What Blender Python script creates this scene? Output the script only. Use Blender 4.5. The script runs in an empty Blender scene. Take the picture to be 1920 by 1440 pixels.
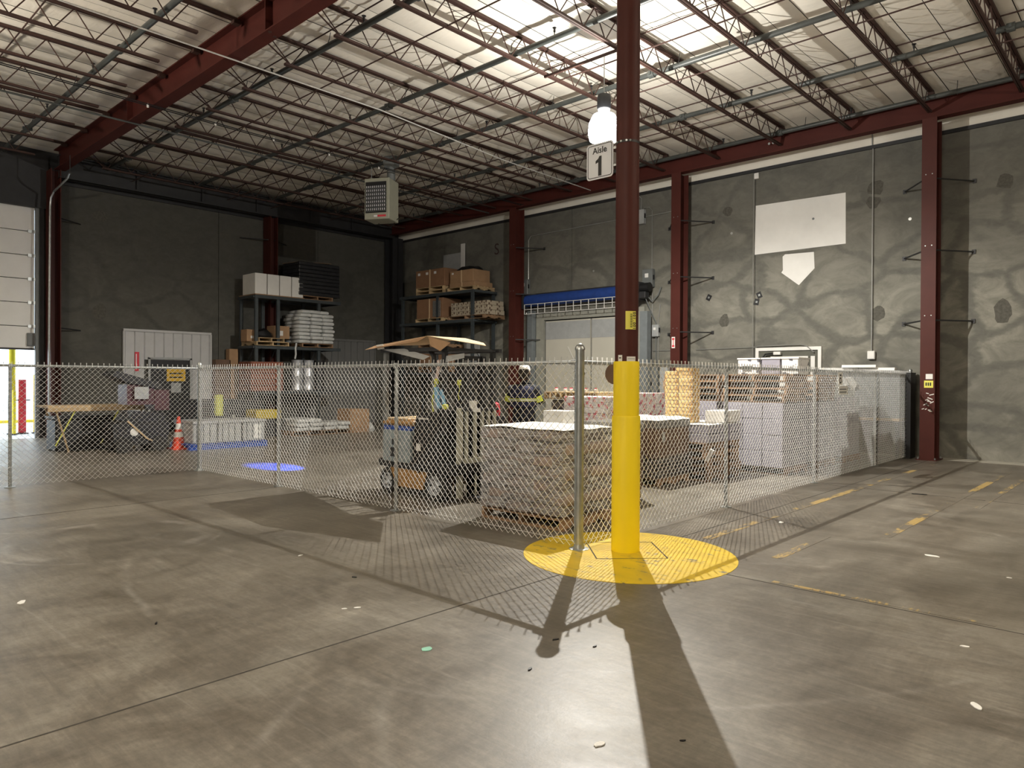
import bpy, bmesh, math, random
from mathutils import Vector, Matrix, Euler
random.seed(7)
S = bpy.context.scene
COL = S.collection
PI = math.pi
# ------------------------------------------------------------------ camera, world, lights, exposure
YAW, PITCH, ROLL, FPX, CAMH = 0.749046, -0.0063845, 0.0051443, 1346.0, 1.66
Fv = Vector((-math.sin(YAW)*math.cos(PITCH), math.cos(YAW)*math.cos(PITCH), math.sin(PITCH)))
Rt = Vector((math.cos(YAW), math.sin(YAW), 0)); Uv = Rt.cross(Fv)
Rr = Rt*math.cos(ROLL)+Uv*math.sin(ROLL); Uu = -Rt*math.sin(ROLL)+Uv*math.cos(ROLL)
cam = bpy.data.objects.new('camera', bpy.data.cameras.new('camera'))
M = Matrix((Rr, Uu, -Fv)).transposed().to_4x4(); M.translation = (0, 0, CAMH)
cam.matrix_world = M; cam.data.sensor_width = 36; cam.data.lens = FPX/1920*36
cam.data.clip_end = 300; cam.data.clip_start = 0.05
COL.objects.link(cam); S.camera = cam
S.view_settings.view_transform = 'Standard'; S.view_settings.look = 'None'
S.view_settings.gamma = 1; S.view_settings.use_curve_mapping = False
S.view_settings.exposure = 0.0
W = bpy.data.worlds.new('world'); S.world = W; W.use_nodes = True
W.node_tree.nodes['Background'].inputs[0].default_value = (0.80, 0.92, 1.0, 1)
W.node_tree.nodes['Background'].inputs[1].default_value = 4.2
def point(name, loc, power, col, r):
    l = bpy.data.lights.new(name, 'POINT'); l.energy = power; l.color = col; l.shadow_soft_size = r
    o = bpy.data.objects.new(name, l); o.location = loc; COL.objects.link(o); return o
LAMP = (-7.37, 10.24, 6.05)
point('lamp_arc', LAMP, 620, (1.0, 0.96, 0.87), 0.02)
sd = bpy.data.lights.new('lamp_arc_down', 'SPOT'); sd.energy = 2150; sd.color = (1.0, 0.96, 0.87); sd.shadow_soft_size = 0.02
sd.spot_size = math.radians(178); sd.spot_blend = 0.35
so_ = bpy.data.objects.new('lamp_arc_down', sd); so_.location = LAMP; COL.objects.link(so_)
def uplight(name, loc, power, col, r):
    l = bpy.data.lights.new(name, 'SPOT'); l.energy = power; l.color = col; l.shadow_soft_size = r; l.spot_size = math.radians(178); l.spot_blend = 0.5
    o = bpy.data.objects.new(name, l); o.location = loc; o.rotation_euler = (PI, 0, 0); COL.objects.link(o); return o
WARM = (1.0, 0.91, 0.78)
for nm, loc, dn, up in (('near_fill', (-0.8, -7.6, 5.6), 1400, 2500), ('near_fill.001', (-12.5, -2.6, 5.4), 130, 3600), ('near_fill.002', (5.5, 8.5, 5.4), 70, 4000)):  # unseen fills; side pair and upward spots added to brighten the ceiling
    point(nm, loc, dn, WARM, 0.35); uplight(nm+'_up', loc, up, WARM, 0.35)

# ------------------------------------------------------------------ materials
MATS = {}
def new_mat(n):
    m = bpy.data.materials.new(n); m.use_nodes = True; nt = m.node_tree; nt.nodes.clear()
    out = nt.nodes.new('ShaderNodeOutputMaterial'); MATS[n] = m
    return m, nt, out
def nd(nt, t, **kw):
    n = nt.nodes.new(t)
    for k, v in kw.items():
        if k.startswith('_'): setattr(n, k[1:], v)
        else: n.inputs[k.replace('_', ' ')].default_value = v
    return n
def ramp(nt, fac, stops):
    r = nt.nodes.new('ShaderNodeValToRGB'); e = r.color_ramp.elements
    while len(e) < len(stops): e.new(0.5)
    for q, (p, c) in zip(e, stops):
        q.position = p; q.color = (c[0], c[1], c[2], 1) if isinstance(c, tuple) else (c, c, c, 1)
    nt.links.new(fac, r.inputs[0]); return r
def mix(nt, fac, a, b, mode='MIX'):
    m = nt.nodes.new('ShaderNodeMix'); m.data_type = 'RGBA'; m.blend_type = mode
    for s, v in ((0, fac), (6, a), (7, b)):
        if isinstance(v, (int, float)): m.inputs[s].default_value = v
        elif isinstance(v, tuple): m.inputs[s].default_value = (*v, 1)
        else: nt.links.new(v, m.inputs[s])
    return m.outputs[2]
def coords(nt, scale=(1, 1, 1), rot=(0, 0, 0), kind='Object'):
    tc = nt.nodes.new('ShaderNodeTexCoord'); mp = nt.nodes.new('ShaderNodeMapping')
    mp.inputs['Scale'].default_value = scale; mp.inputs['Rotation'].default_value = rot
    nt.links.new(tc.outputs[kind], mp.inputs[0]); return mp.outputs[0]
def noise(nt, vec, scale, detail=4, rough=0.55, dist=0.0):
    n = nd(nt, 'ShaderNodeTexNoise', Scale=scale, Detail=detail, Roughness=rough, Distortion=dist)
    nt.links.new(vec, n.inputs['Vector']); return n
def flat(name, col, rough=0.6, metal=0.0, var=0.12, scale=6.0, bump=0.0, bscale=40.0, spec=0.5, coat=0.0):
    """plain surface with a little noise in its colour, so it is not perfectly even"""
    m, nt, out = new_mat(name)
    b = nt.nodes.new('ShaderNodeBsdfPrincipled'); v = coords(nt)
    n = noise(nt, v, scale, 5)
    a = tuple(max(0, c*(1-var)) for c in col); c2 = tuple(min(1, c*(1+var)) for c in col)
    r = ramp(nt, n.outputs[0], [(0.3, a), (0.7, c2)])
    nt.links.new(r.outputs[0], b.inputs['Base Color'])
    b.inputs['Roughness'].default_value = rough; b.inputs['Metallic'].default_value = metal
    b.inputs['Specular IOR Level'].default_value = spec; b.inputs['Coat Weight'].default_value = coat
    if bump:
        n2 = noise(nt, v, bscale, 5); bp = nd(nt, 'ShaderNodeBump', Strength=bump, Distance=0.02)
        nt.links.new(n2.outputs[0], bp.inputs['Height']); nt.links.new(bp.outputs[0], b.inputs['Normal'])
    nt.links.new(b.outputs[0], out.inputs[0]); return m
def emis(name, col, s):
    m, nt, out = new_mat(name); e = nd(nt, 'ShaderNodeEmission', Strength=s); e.inputs[0].default_value = (*col, 1)
    nt.links.new(e.outputs[0], out.inputs[0]); return m

def concrete_floor(name='floor_concrete', paint=None):
    m, nt, out = new_mat(name); L = nt.links.new
    b = nt.nodes.new('ShaderNodeBsdfPrincipled'); v = coords(nt)
    big = noise(nt, v, 0.35, 6, 0.6, 0.6); mid = noise(nt, v, 1.1, 12, 0.72, 0.5); fine = noise(nt, v, 22, 8, 0.75)
    base = ramp(nt, mid.outputs[0], [(0.32, (0.092, 0.078, 0.060)), (0.5, (0.150, 0.132, 0.107)), (0.68, (0.212, 0.194, 0.163))])
    bigr = ramp(nt, big.outputs[0], [(0.32, 0.80), (0.66, 1.16)])
    c = mix(nt, 1.0, base.outputs[0], bigr.outputs[0], 'MULTIPLY')
    fr = ramp(nt, fine.outputs[0], [(0.3, 0.82), (0.7, 1.18)])
    c = mix(nt, 1.0, c, fr.outputs[0], 'MULTIPLY')
    # pale tyre scuffs and long scratches
    v2 = coords(nt, (0.5, 5.0, 1), (0, 0, 0.75)); s1 = noise(nt, v2, 1.3, 7, 0.7, 1.5)
    sr = ramp(nt, s1.outputs[0], [(0.58, 0.0), (0.72, 1.0)])
    s2 = mix(nt, 0.30, c, (0.33, 0.31, 0.28)); c = mix(nt, sr.outputs[0], c, s2)
    # arcs scuffed by turning tyres, broken up by noise
    geo = coords(nt)
    for (ax, ay, rad, wd, st) in ((-8.05, 2.60, 0.95, 0.10, 0.5), (-8.05, 2.60, 1.12, 0.03, 0.4), (-6.2, -0.6, 3.9, 0.05, 0.3), (-1.2, 4.2, 2.7, 0.06, 0.25), (-5.0, 6.5, 4.6, 0.04, 0.3)):
        sub = nt.nodes.new('ShaderNodeVectorMath'); sub.operation = 'DISTANCE'; L(geo, sub.inputs[0]); sub.inputs[1].default_value = (ax, ay, 0)
        dn_ = noise(nt, geo, 2.2, 6, 0.7)
        ma = nt.nodes.new('ShaderNodeMath'); ma.operation = 'MULTIPLY_ADD'; L(dn_.outputs[0], ma.inputs[0]); ma.inputs[1].default_value = 0.12; L(sub.outputs['Value'], ma.inputs[2])
        mp_ = nd(nt, 'ShaderNodeMapRange'); mp_.inputs[1].default_value = rad-wd; mp_.inputs[2].default_value = rad+wd; L(ma.outputs[0], mp_.inputs[0])
        rg = ramp(nt, mp_.outputs[0], [(0.0, 0.0), (0.45, 1.0), (0.55, 1.0), (1.0, 0.0)])
        br = ramp(nt, noise(nt, geo, 0.9, 4, 0.6).outputs[0], [(0.48, 0.0), (0.6, st)])
        fc = mix(nt, 1.0, rg.outputs[0], br.outputs[0], 'MULTIPLY'); c = mix(nt, fc, c, (0.34, 0.32, 0.29))
    # fine crosswise scratching
    v5 = coords(nt, (1.2, 9.0, 1), (0, 0, -0.5)); s5 = noise(nt, v5, 2.0, 10, 0.75, 0.6)
    q5 = ramp(nt, s5.outputs[0], [(0.32, 0.80), (0.5, 1.0), (0.68, 1.24)]); c = mix(nt, 1.0, c, q5.outputs[0], 'MULTIPLY')
    v6 = coords(nt, (4.0, 1.0, 1), (0, 0, 0.3)); s6 = noise(nt, v6, 1.0, 10, 0.75, 0.8)
    q6 = ramp(nt, s6.outputs[0], [(0.33, 0.84), (0.67, 1.16)]); c = mix(nt, 1.0, c, q6.outputs[0], 'MULTIPLY')
    vo = nd(nt, 'ShaderNodeTexVoronoi', Scale=9.0); L(v, vo.inputs['Vector'])
    vr = ramp(nt, vo.outputs['Distance'], [(0.018, 1.0), (0.03, 0.0)])
    c = mix(nt, vr.outputs[0], c, (0.08, 0.07, 0.06))
    if paint:
        vp = coords(nt, (5, 1.4, 1)); pn = noise(nt, vp, 2.4, 10, 0.8, 0.4); pb = noise(nt, coords(nt), 0.6, 2)
        pa = nt.nodes.new('ShaderNodeMath'); pa.operation = 'MULTIPLY_ADD'; L(pb.outputs[0], pa.inputs[0]); pa.inputs[1].default_value = 0.9; L(pn.outputs[0], pa.inputs[2])
        pr_ = ramp(nt, pa.outputs[0], [(0.98, 0.0), (1.12, 0.6)]); c = mix(nt, pr_.outputs[0], c, paint)
    L(c, b.inputs['Base Color'])
    rr = ramp(nt, mid.outputs[0], [(0.3, 0.34), (0.7, 0.50)]); L(rr.outputs[0], b.inputs['Roughness'])
    b.inputs['Specular IOR Level'].default_value = 0.45
    bp = nd(nt, 'ShaderNodeBump', Strength=0.12, Distance=0.01); L(fine.outputs[0], bp.inputs['Height']); L(bp.outputs[0], b.inputs['Normal'])
    L(b.outputs[0], out.inputs[0]); return m

def concrete_wall(name, axis, gain=1.0, lobes=1.0):
    """cast tilt-up concrete: pale rounded lobes where the pour met, dark veins between"""
    m, nt, out = new_mat(name); L = nt.links.new
    b = nt.nodes.new('ShaderNodeBsdfPrincipled')
    sc = (0.62, 1, 0.95) if axis == 'x' else (1, 0.62, 0.95)
    v = coords(nt, sc); nz = noise(nt, v, 1.0, 5, 0.6)
    add = nt.nodes.new('ShaderNodeVectorMath'); add.operation = 'MULTIPLY_ADD'
    L(nz.outputs['Color'], add.inputs[0]); add.inputs[1].default_value = (0.75, 0.75, 0.75); L(v, add.inputs[2])
    vo = nt.nodes.new('ShaderNodeTexVoronoi'); vo.feature = 'DISTANCE_TO_EDGE'; vo.inputs['Scale'].default_value = 1.0
    L(add.outputs[0], vo.inputs['Vector'])
    vein = ramp(nt, vo.outputs['Distance'], [(0.0, 0.0), (0.045, 0.15), (0.10, 1.0)])
    big = noise(nt, v, 0.5, 4, 0.5, 0.4); fine = noise(nt, v, 7, 7, 0.7, 0.8); sw = noise(nt, v, 1.9, 9, 0.68, 1.4)
    g = gain
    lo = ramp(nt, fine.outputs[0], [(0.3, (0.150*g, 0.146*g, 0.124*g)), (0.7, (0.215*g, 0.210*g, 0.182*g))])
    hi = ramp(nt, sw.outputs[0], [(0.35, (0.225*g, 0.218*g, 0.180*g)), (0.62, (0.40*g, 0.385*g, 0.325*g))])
    # veined lobes low on the wall, smoother above
    tc = nt.nodes.new('ShaderNodeTexCoord'); sx = nt.nodes.new('ShaderNodeSeparateXYZ'); L(tc.outputs['Object'], sx.inputs[0])
    hz = nd(nt, 'ShaderNodeMapRange'); hz.inputs[1].default_value = 3.6; hz.inputs[2].default_value = 6.2
    hz.inputs[3].default_value = 1.0*lobes; hz.inputs[4].default_value = 0.30*lobes; L(sx.outputs[2], hz.inputs[0])
    bg = ramp(nt, big.outputs[0], [(0.36, 0.35), (0.55, 1.0)])
    f = nt.nodes.new('ShaderNodeMath'); f.operation = 'MULTIPLY'; L(vein.outputs[0], f.inputs[0]); L(bg.outputs[0], f.inputs[1])
    f2 = nt.nodes.new('ShaderNodeMath'); f2.operation = 'MULTIPLY'; L(f.outputs[0], f2.inputs[0]); L(hz.outputs[0], f2.inputs[1])
    c = mix(nt, f2.outputs[0], lo.outputs[0], hi.outputs[0])
    L(c, b.inputs['Base Color']); b.inputs['Roughness'].default_value = 0.8
    bp = nd(nt, 'ShaderNodeBump', Strength=0.25, Distance=0.01); L(fine.outputs[0], bp.inputs['Height']); L(bp.outputs[0], b.inputs['Normal'])
    L(b.outputs[0], out.inputs[0]); return m

def film_mat(name, fac=0.42, tint=(0.9, 0.9, 0.93)):
    """crinkled stretch film: mostly see-through with sharp creases that catch the light"""
    m, nt, out = new_mat(name); L = nt.links.new
    v = coords(nt, (0.9, 0.9, 6.0)); n = noise(nt, v, 4.5, 8, 0.72, 0.9)
    bp = nd(nt, 'ShaderNodeBump', Strength=1.0, Distance=0.09); L(n.outputs[0], bp.inputs['Height'])
    g = nd(nt, 'ShaderNodeBsdfPrincipled', Roughness=0.10, Specular_IOR_Level=1.0); g.inputs['Base Color'].default_value = (*tint, 1)
    L(bp.outputs[0], g.inputs['Normal']); t = nt.nodes.new('ShaderNodeBsdfTransparent')
    r = ramp(nt, n.outputs[0], [(0.40, fac*0.25), (0.50, fac*0.6), (0.56, min(1, fac*2.0)), (0.64, fac*0.5)])
    ms = nt.nodes.new('ShaderNodeMixShader'); L(r.outputs[0], ms.inputs[0]); L(t.outputs[0], ms.inputs[1]); L(g.outputs[0], ms.inputs[2])
    L(ms.outputs[0], out.inputs[0]); return m

def paint_mat(name, col, wear, wscale=3.0, under=(0.2, 0.18, 0.15), rough=0.5, stretch=(1, 1, 1)):
    m, nt, out = new_mat(name); L = nt.links.new
    b = nt.nodes.new('ShaderNodeBsdfPrincipled'); v = coords(nt, stretch)
    n = noise(nt, v, wscale, 8, 0.7, 0.6); r = ramp(nt, n.outputs[0], [(wear-0.03, 1.0), (wear+0.03, 0.0)])
    n2 = noise(nt, v, 1.6, 4); cr = ramp(nt, n2.outputs[0], [(0.3, tuple(c*0.85 for c in col)), (0.7, tuple(min(1, c*1.1) for c in col))])
    c = mix(nt, r.outputs[0], cr.outputs[0], under); L(c, b.inputs['Base Color']); b.inputs['Roughness'].default_value = rough
    L(b.outputs[0], out.inputs[0]); return m
def wood_mat(name, col, var=0.35):
    m, nt, out = new_mat(name); L = nt.links.new
    b = nd(nt, 'ShaderNodeBsdfPrincipled', Roughness=0.75); v = coords(nt, (2.0, 14, 14))
    n = noise(nt, v, 3, 6, 0.65, 0.8)
    oi = nt.nodes.new('ShaderNodeObjectInfo')
    r = ramp(nt, n.outputs[0], [(0.3, tuple(c*(1-var) for c in col)), (0.7, tuple(min(1, c*(1+var)) for c in col))])
    rr = ramp(nt, oi.outputs['Random'], [(0.0, 0.7), (1.0, 1.2)])
    c = mix(nt, 1.0, r.outputs[0], rr.outputs[0], 'MULTIPLY'); L(c, b.inputs['Base Color']); L(b.outputs[0], out.inputs[0]); return m
def printed_mat(name, base, ink, scale, lo=0.5):
    """carton with blocky print"""
    m, nt, out = new_mat(name); L = nt.links.new
    b = nd(nt, 'ShaderNodeBsdfPrincipled', Roughness=0.55); v = coords(nt, scale)
    vo = nt.nodes.new('ShaderNodeTexVoronoi'); vo.distance = 'CHEBYCHEV'; vo.inputs['Scale'].default_value = 1.0; L(v, vo.inputs['Vector'])
    n = noise(nt, v, 1.7, 3); a = nt.nodes.new('ShaderNodeMath'); a.operation = 'MULTIPLY'; L(vo.outputs['Distance'], a.inputs[0]); L(n.outputs[0], a.inputs[1])
    r = ramp(nt, a.outputs[0], [(lo*0.35, 1.0), (lo*0.35+0.02, 0.0)])
    c = mix(nt, r.outputs[0], base, ink); L(c, b.inputs['Base Color']); L(b.outputs[0], out.inputs[0]); return m

floor_m = concrete_floor()
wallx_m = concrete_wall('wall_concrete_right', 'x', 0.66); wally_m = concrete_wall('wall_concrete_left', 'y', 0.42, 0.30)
red_m = flat('red_oxide_steel', (0.070, 0.017, 0.0125), 0.55, 0, 0.10, 3, spec=0.25)
beam_m = flat('red_beam_steel', (0.070, 0.016, 0.012), 0.6, 0, 0.12, 2, spec=0.2)
joist_m = flat('joist_steel', (0.050, 0.026, 0.021), 0.6, 0.0, 0.2, 3, spec=0.25)
dark_m = flat('dark_steel', (0.022, 0.022, 0.024), 0.55, 0, 0.2, 3)
pipe_m = flat('sprinkler_pipe', (0.050, 0.055, 0.052), 0.42, 0.0, 0.3, 2)
galv_m = flat('galvanised', (0.43, 0.45, 0.45), 0.38, 0.85, 0.15, 14)
wire_m = flat('galvanised_wire', (0.88, 0.89, 0.90), 0.40, 0.45, 0.05, 5)
cond_m = flat('conduit', (0.42, 0.42, 0.40), 0.4, 0.6, 0.1, 4)
white_m = flat('white_paint', (0.76, 0.75, 0.72), 0.55, 0, 0.04, 3)
dock_m = flat('dock_door_white', (0.80, 0.80, 0.79), 0.45, 0, 0.04, 2)
cream_m = flat('cream_panel', (0.52, 0.50, 0.43), 0.5, 0, 0.05, 1)
creamsteel_m = flat('cream_steel', (0.46, 0.45, 0.36), 0.5, 0, 0.2, 8)
yellow_m = flat('bollard_yellow', (0.94, 0.70, 0.003), 0.55, 0, 0.03, 1)
ylab_m = flat('yellow_label', (0.78, 0.72, 0.12), 0.5, 0, 0.02)
black_m = flat('black', (0.008, 0.008, 0.009), 0.5, 0, 0.1)
rub_m = flat('rubber', (0.022, 0.021, 0.020), 0.8, 0, 0.3, 12)
blue_m = flat('blue_fabric', (0.012, 0.045, 0.22), 0.6, 0, 0.15)
bluep_m = flat('blue_plastic', (0.02, 0.07, 0.35), 0.45, 0, 0.1)
grey_m = flat('grey_box', (0.15, 0.16, 0.16), 0.5, 0, 0.08)
lgrey_m = flat('light_grey_box', (0.36, 0.37, 0.37), 0.5, 0, 0.08)
batt_m = flat('battery_grey', (0.26, 0.31, 0.33), 0.5, 0, 0.08, 4)
tan_m = flat('forklift_tan', (0.36, 0.19, 0.055), 0.5, 0, 0.15, 4)
card_m = flat('cardboard', (0.36, 0.22, 0.12), 0.8, 0, 0.12, 3)
lcard_m = flat('pale_cardboard', (0.62, 0.46, 0.28), 0.8, 0, 0.08, 3)
dcard_m = flat('brown_carton', (0.14, 0.082, 0.052), 0.75, 0, 0.2, 5)
bag_m = flat('kraft_bag', (0.30, 0.235, 0.205), 0.7, 0, 0.25, 9, 0.4, 18)
paper_m = flat('white_paper', (0.80, 0.79, 0.76), 0.7, 0, 0.03)
wbag_m = flat('white_woven_bag', (0.56, 0.57, 0.56), 0.6, 0, 0.1, 4, 0.5, 14)
lav_m = flat('lavender_white_carton', (0.31, 0.30, 0.36), 0.55, 0, 0.05, 3)
wood_m = wood_mat('pallet_wood', (0.28, 0.17, 0.095)); woodp_m = wood_mat('pale_wood', (0.50, 0.36, 0.20))
wrap_m = film_mat('stretch_film', 0.62); wraplow_m = film_mat('thin_film', 0.22)
orange_m = flat('orange', (0.72, 0.07, 0.03), 0.5); redp_m = flat('red_paint', (0.62, 0.03, 0.05), 0.5)
skin_m = flat('skin', (0.22, 0.12, 0.08), 0.6); hair_m = flat('hair', (0.02, 0.014, 0.01), 0.8)
navy_m = flat('navy_cloth', (0.012, 0.015, 0.028), 0.85, 0, 0.2); hiviz_m = flat('hi_vis', (0.72, 0.80, 0.10), 0.6)
silver_m = flat('silver_tape', (0.6, 0.62, 0.66), 0.35, 0.6); heater_m = flat('heater_enamel', (0.34, 0.34, 0.27), 0.5, 0, 0.05)
ycart_m = printed_mat('yellow_printed_carton', (0.80, 0.57, 0.25), (0.36, 0.18, 0.06), (16, 16, 22), 0.42)
rcart_m = printed_mat('red_printed_carton', (0.74, 0.70, 0.70), (0.55, 0.03, 0.07), (11, 11, 13), 0.42)
wcart_m = printed_mat('white_printed_carton', (0.74, 0.73, 0.72), (0.12, 0.12, 0.14), (9, 9, 9), 0.35)
kcart_m = printed_mat('kraft_printed_carton', (0.42, 0.36, 0.27), (0.10, 0.06, 0.04), (9, 9, 9), 0.4)
corr_m = flat('ribbed_white_panel', (0.50, 0.50, 0.50), 0.5, 0, 0.04)
circ_m = paint_mat('yellow_floor_paint', (0.74, 0.52, 0.015), 0.395, 5.0, (0.20, 0.17, 0.11), 0.42, (1, 2.2, 1))
line_m = concrete_floor('faded_yellow_line', (0.62, 0.42, 0.12))
joint_m = flat('floor_joint', (0.055, 0.048, 0.040), 0.9, 0, 0.3, 10)
strip_m = flat('pale_floor_strip', (0.36, 0.34, 0.29), 0.7, 0, 0.15, 3)
asph_m = flat('yard_asphalt', (0.55, 0.56, 0.58), 0.9, 0, 0.1, 2)
cloth_m = flat('pale_blue_cloth', (0.20, 0.42, 0.62), 0.7)
lime_m = flat('lime', (0.60, 0.62, 0.10), 0.6)

def insulation():
    m, nt, out = new_mat('white_vinyl_insulation'); L = nt.links.new
    b = nd(nt, 'ShaderNodeBsdfPrincipled', Roughness=0.62); v = coords(nt)
    n = noise(nt, v, 1.2, 5, 0.6, 0.5); r = ramp(nt, n.outputs[0], [(0.3, (0.76, 0.715, 0.63)), (0.7, (0.85, 0.81, 0.72))])
    L(r.outputs[0], b.inputs['Base Color'])
    v2 = coords(nt, (0.5, 2.2, 1)); n2 = noise(nt, v2, 2.0, 5, 0.6, 1.0)
    bp = nd(nt, 'ShaderNodeBump', Strength=0.22, Distance=0.04); L(n2.outputs[0], bp.inputs['Height']); L(bp.outputs[0], b.inputs['Normal'])
    L(b.outputs[0], out.inputs[0]); return m
insul_m = insulation()

# ------------------------------------------------------------------ mesh helpers
class MB:
    def __init__(s): s.v = []; s.f = []
    def add(s, vs, fs):
        k = len(s.v); s.v += [tuple(p) for p in vs]; s.f += [tuple(i+k for i in f) for f in fs]; return s
    def box(s, x0, x1, y0, y1, z0, z1):
        return s.add([(x0, y0, z0), (x1, y0, z0), (x1, y1, z0), (x0, y1, z0), (x0, y0, z1), (x1, y0, z1), (x1, y1, z1), (x0, y1, z1)],
                     [(3, 2, 1, 0), (4, 5, 6, 7), (0, 1, 5, 4), (1, 2, 6, 5), (2, 3, 7, 6), (3, 0, 4, 7)])
    def cbox(s, c, d, rot=None):
        k = len(s.v); s.box(-d[0]/2, d[0]/2, -d[1]/2, d[1]/2, -d[2]/2, d[2]/2)
        R = Euler(rot).to_matrix() if rot else Matrix.Identity(3)
        for i in range(k, len(s.v)): s.v[i] = tuple(R @ Vector(s.v[i]) + Vector(c))
        return s
    def chamfer(s, x0, x1, y0, y1, z0, z1, b=0.02):
        """box with all its edges cut: 24 vertices"""
        vs = []; ix = {}
        X = (x0, x1); Y = (y0, y1); Z = (z0, z1)
        for i in (0, 1):
            for j in (0, 1):
                for k in (0, 1):
                    sx = b if i == 0 else -b; sy = b if j == 0 else -b; sz = b if k == 0 else -b
                    ix[(i, j, k, 0)] = len(vs); vs.append((X[i], Y[j]+sy, Z[k]+sz))
                    ix[(i, j, k, 1)] = len(vs); vs.append((X[i]+sx, Y[j], Z[k]+sz))
                    ix[(i, j, k, 2)] = len(vs); vs.append((X[i]+sx, Y[j]+sy, Z[k]))
        f = []
        for i in (0, 1): f.append(tuple(ix[(i, a, c, 0)] for a, c in ((0, 0), (1, 0), (1, 1), (0, 1))))
        for j in (0, 1): f.append(tuple(ix[(a, j, c, 1)] for a, c in ((0, 0), (1, 0), (1, 1), (0, 1))))
        for k in (0, 1): f.append(tuple(ix[(a, c, k, 2)] for a, c in ((0, 0), (1, 0), (1, 1), (0, 1))))
        for j in (0, 1):
            for k in (0, 1): f.append((ix[(0, j, k, 1)], ix[(1, j, k, 1)], ix[(1, j, k, 2)], ix[(0, j, k, 2)]))
        for i in (0, 1):
            for k in (0, 1): f.append((ix[(i, 0, k, 0)], ix[(i, 1, k, 0)], ix[(i, 1, k, 2)], ix[(i, 0, k, 2)]))
        for i in (0, 1):
            for j in (0, 1): f.append((ix[(i, j, 0, 0)], ix[(i, j, 1, 0)], ix[(i, j, 1, 1)], ix[(i, j, 0, 1)]))
        for i in (0, 1):
            for j in (0, 1):
                for k in (0, 1): f.append((ix[(i, j, k, 0)], ix[(i, j, k, 1)], ix[(i, j, k, 2)]))
        return s.add(vs, f)
    def tube(s, p0, p1, r, n=8, r1=None, caps=True):
        p0, p1 = Vector(p0), Vector(p1); d = (p1-p0).normalized()
        a = d.orthogonal().normalized(); b = d.cross(a); r1 = r if r1 is None else r1; vs = []
        for p, q in ((p0, r), (p1, r1)):
            for i in range(n):
                t = 2*PI*i/n; vs.append(p+a*math.cos(t)*q+b*math.sin(t)*q)
        fs = [(i, (i+1) % n, n+(i+1) % n, n+i) for i in range(n)]
        if caps: fs += [tuple(range(n))[::-1], tuple(range(n, 2*n))]
        return s.add(vs, fs)
    def path(s, pts, r, n=8):
        P = [Vector(p) for p in pts]; vs = []; up = None
        for i, p in enumerate(P):
            d = ((P[min(i+1, len(P)-1)]-P[max(i-1, 0)])).normalized()
            a = d.orthogonal().normalized() if up is None else (up-d*up.dot(d)).normalized()
            up = a; b = d.cross(a)
            for k in range(n):
                t = 2*PI*k/n; vs.append(p+a*math.cos(t)*r+b*math.sin(t)*r)
        fs = [(j*n+i, j*n+(i+1) % n, (j+1)*n+(i+1) % n, (j+1)*n+i) for j in range(len(P)-1) for i in range(n)]
        fs += [tuple(range(n))[::-1], tuple(range((len(P)-1)*n, len(P)*n))]
        return s.add(vs, fs)
    def lathe(s, prof, c=(0, 0, 0), n=24, axis='z', close=True):
        vs = []; 
        for r, h in prof:
            for i in range(n):
                t = 2*PI*i/n; a, b = math.cos(t)*r, math.sin(t)*r
                p = (a, b, h) if axis == 'z' else ((h, a, b) if axis == 'x' else (a, h, b))
                vs.append((p[0]+c[0], p[1]+c[1], p[2]+c[2]))
        m = len(prof); fs = [(j*n+i, j*n+(i+1) % n, (j+1)*n+(i+1) % n, (j+1)*n+i) for j in range(m-1) for i in range(n)]
        if close: fs += [tuple(range(n))[::-1], tuple(range((m-1)*n, m*n))]
        return s.add(vs, fs)
    def prism(s, pts, z0, z1, axis='z'):
        """outline extruded along an axis; pts are the two other coordinates in order"""
        n = len(pts); vs = []
        for h in (z0, z1):
            for a, b in pts: vs.append((a, b, h) if axis == 'z' else ((h, a, b) if axis == 'x' else (a, h, b)))
        return s.add(vs, [(i, (i+1) % n, n+(i+1) % n, n+i) for i in range(n)]+[tuple(range(n))[::-1], tuple(range(n, 2*n))])
    def ibeam(s, p0, p1, h, w, t=0.016, tf=0.022, up=(0, 0, 1)):
        p0, p1, up = Vector(p0), Vector(p1), Vector(up); d = (p1-p0).normalized(); side = d.cross(up).normalized()
        out = [(-w/2, -h/2), (w/2, -h/2), (w/2, -h/2+tf), (t/2, -h/2+tf), (t/2, h/2-tf), (w/2, h/2-tf), (w/2, h/2), (-w/2, h/2), (-w/2, h/2-tf), (-t/2, h/2-tf), (-t/2, -h/2+tf), (-w/2, -h/2+tf)]
        vs = [p+side*a+up*b for p in (p0, p1) for a, b in out]; n = 12
        caps = [(0, 1, 2, 3, 10, 11), (3, 4, 9, 10), (4, 5, 6, 7, 8, 9)]
        return s.add(vs, [(i, (i+1) % n, n+(i+1) % n, n+i) for i in range(n)]+[c[::-1] for c in caps]+[tuple(i+n for i in c) for c in caps])
    def mesh(s, name, mat, smooth=False):
        me = bpy.data.meshes.new(name); me.from_pydata(s.v, [], s.f)
        bm = bmesh.new(); bm.from_mesh(me); bmesh.ops.recalc_face_normals(bm, faces=bm.faces); bm.to_mesh(me); bm.free()
        if mat: me.materials.append(mat)
        if smooth:
            me.polygons.foreach_set('use_smooth', [True]*len(me.polygons)); me.set_sharp_from_angle(angle=0.7)
        return me
    def build(s, name, mat, parent=None, smooth=False, world=False):
        if world and parent is not None:
            off = Vector((0, 0, 0)); p = parent
            while p is not None: off += p.location; p = p.parent
            s.v = [(a[0]-off[0], a[1]-off[1], a[2]-off[2]) for a in s.v]
        o = bpy.data.objects.new(name, s.mesh(name, mat, smooth)); COL.objects.link(o); o.parent = parent
        return o
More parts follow.
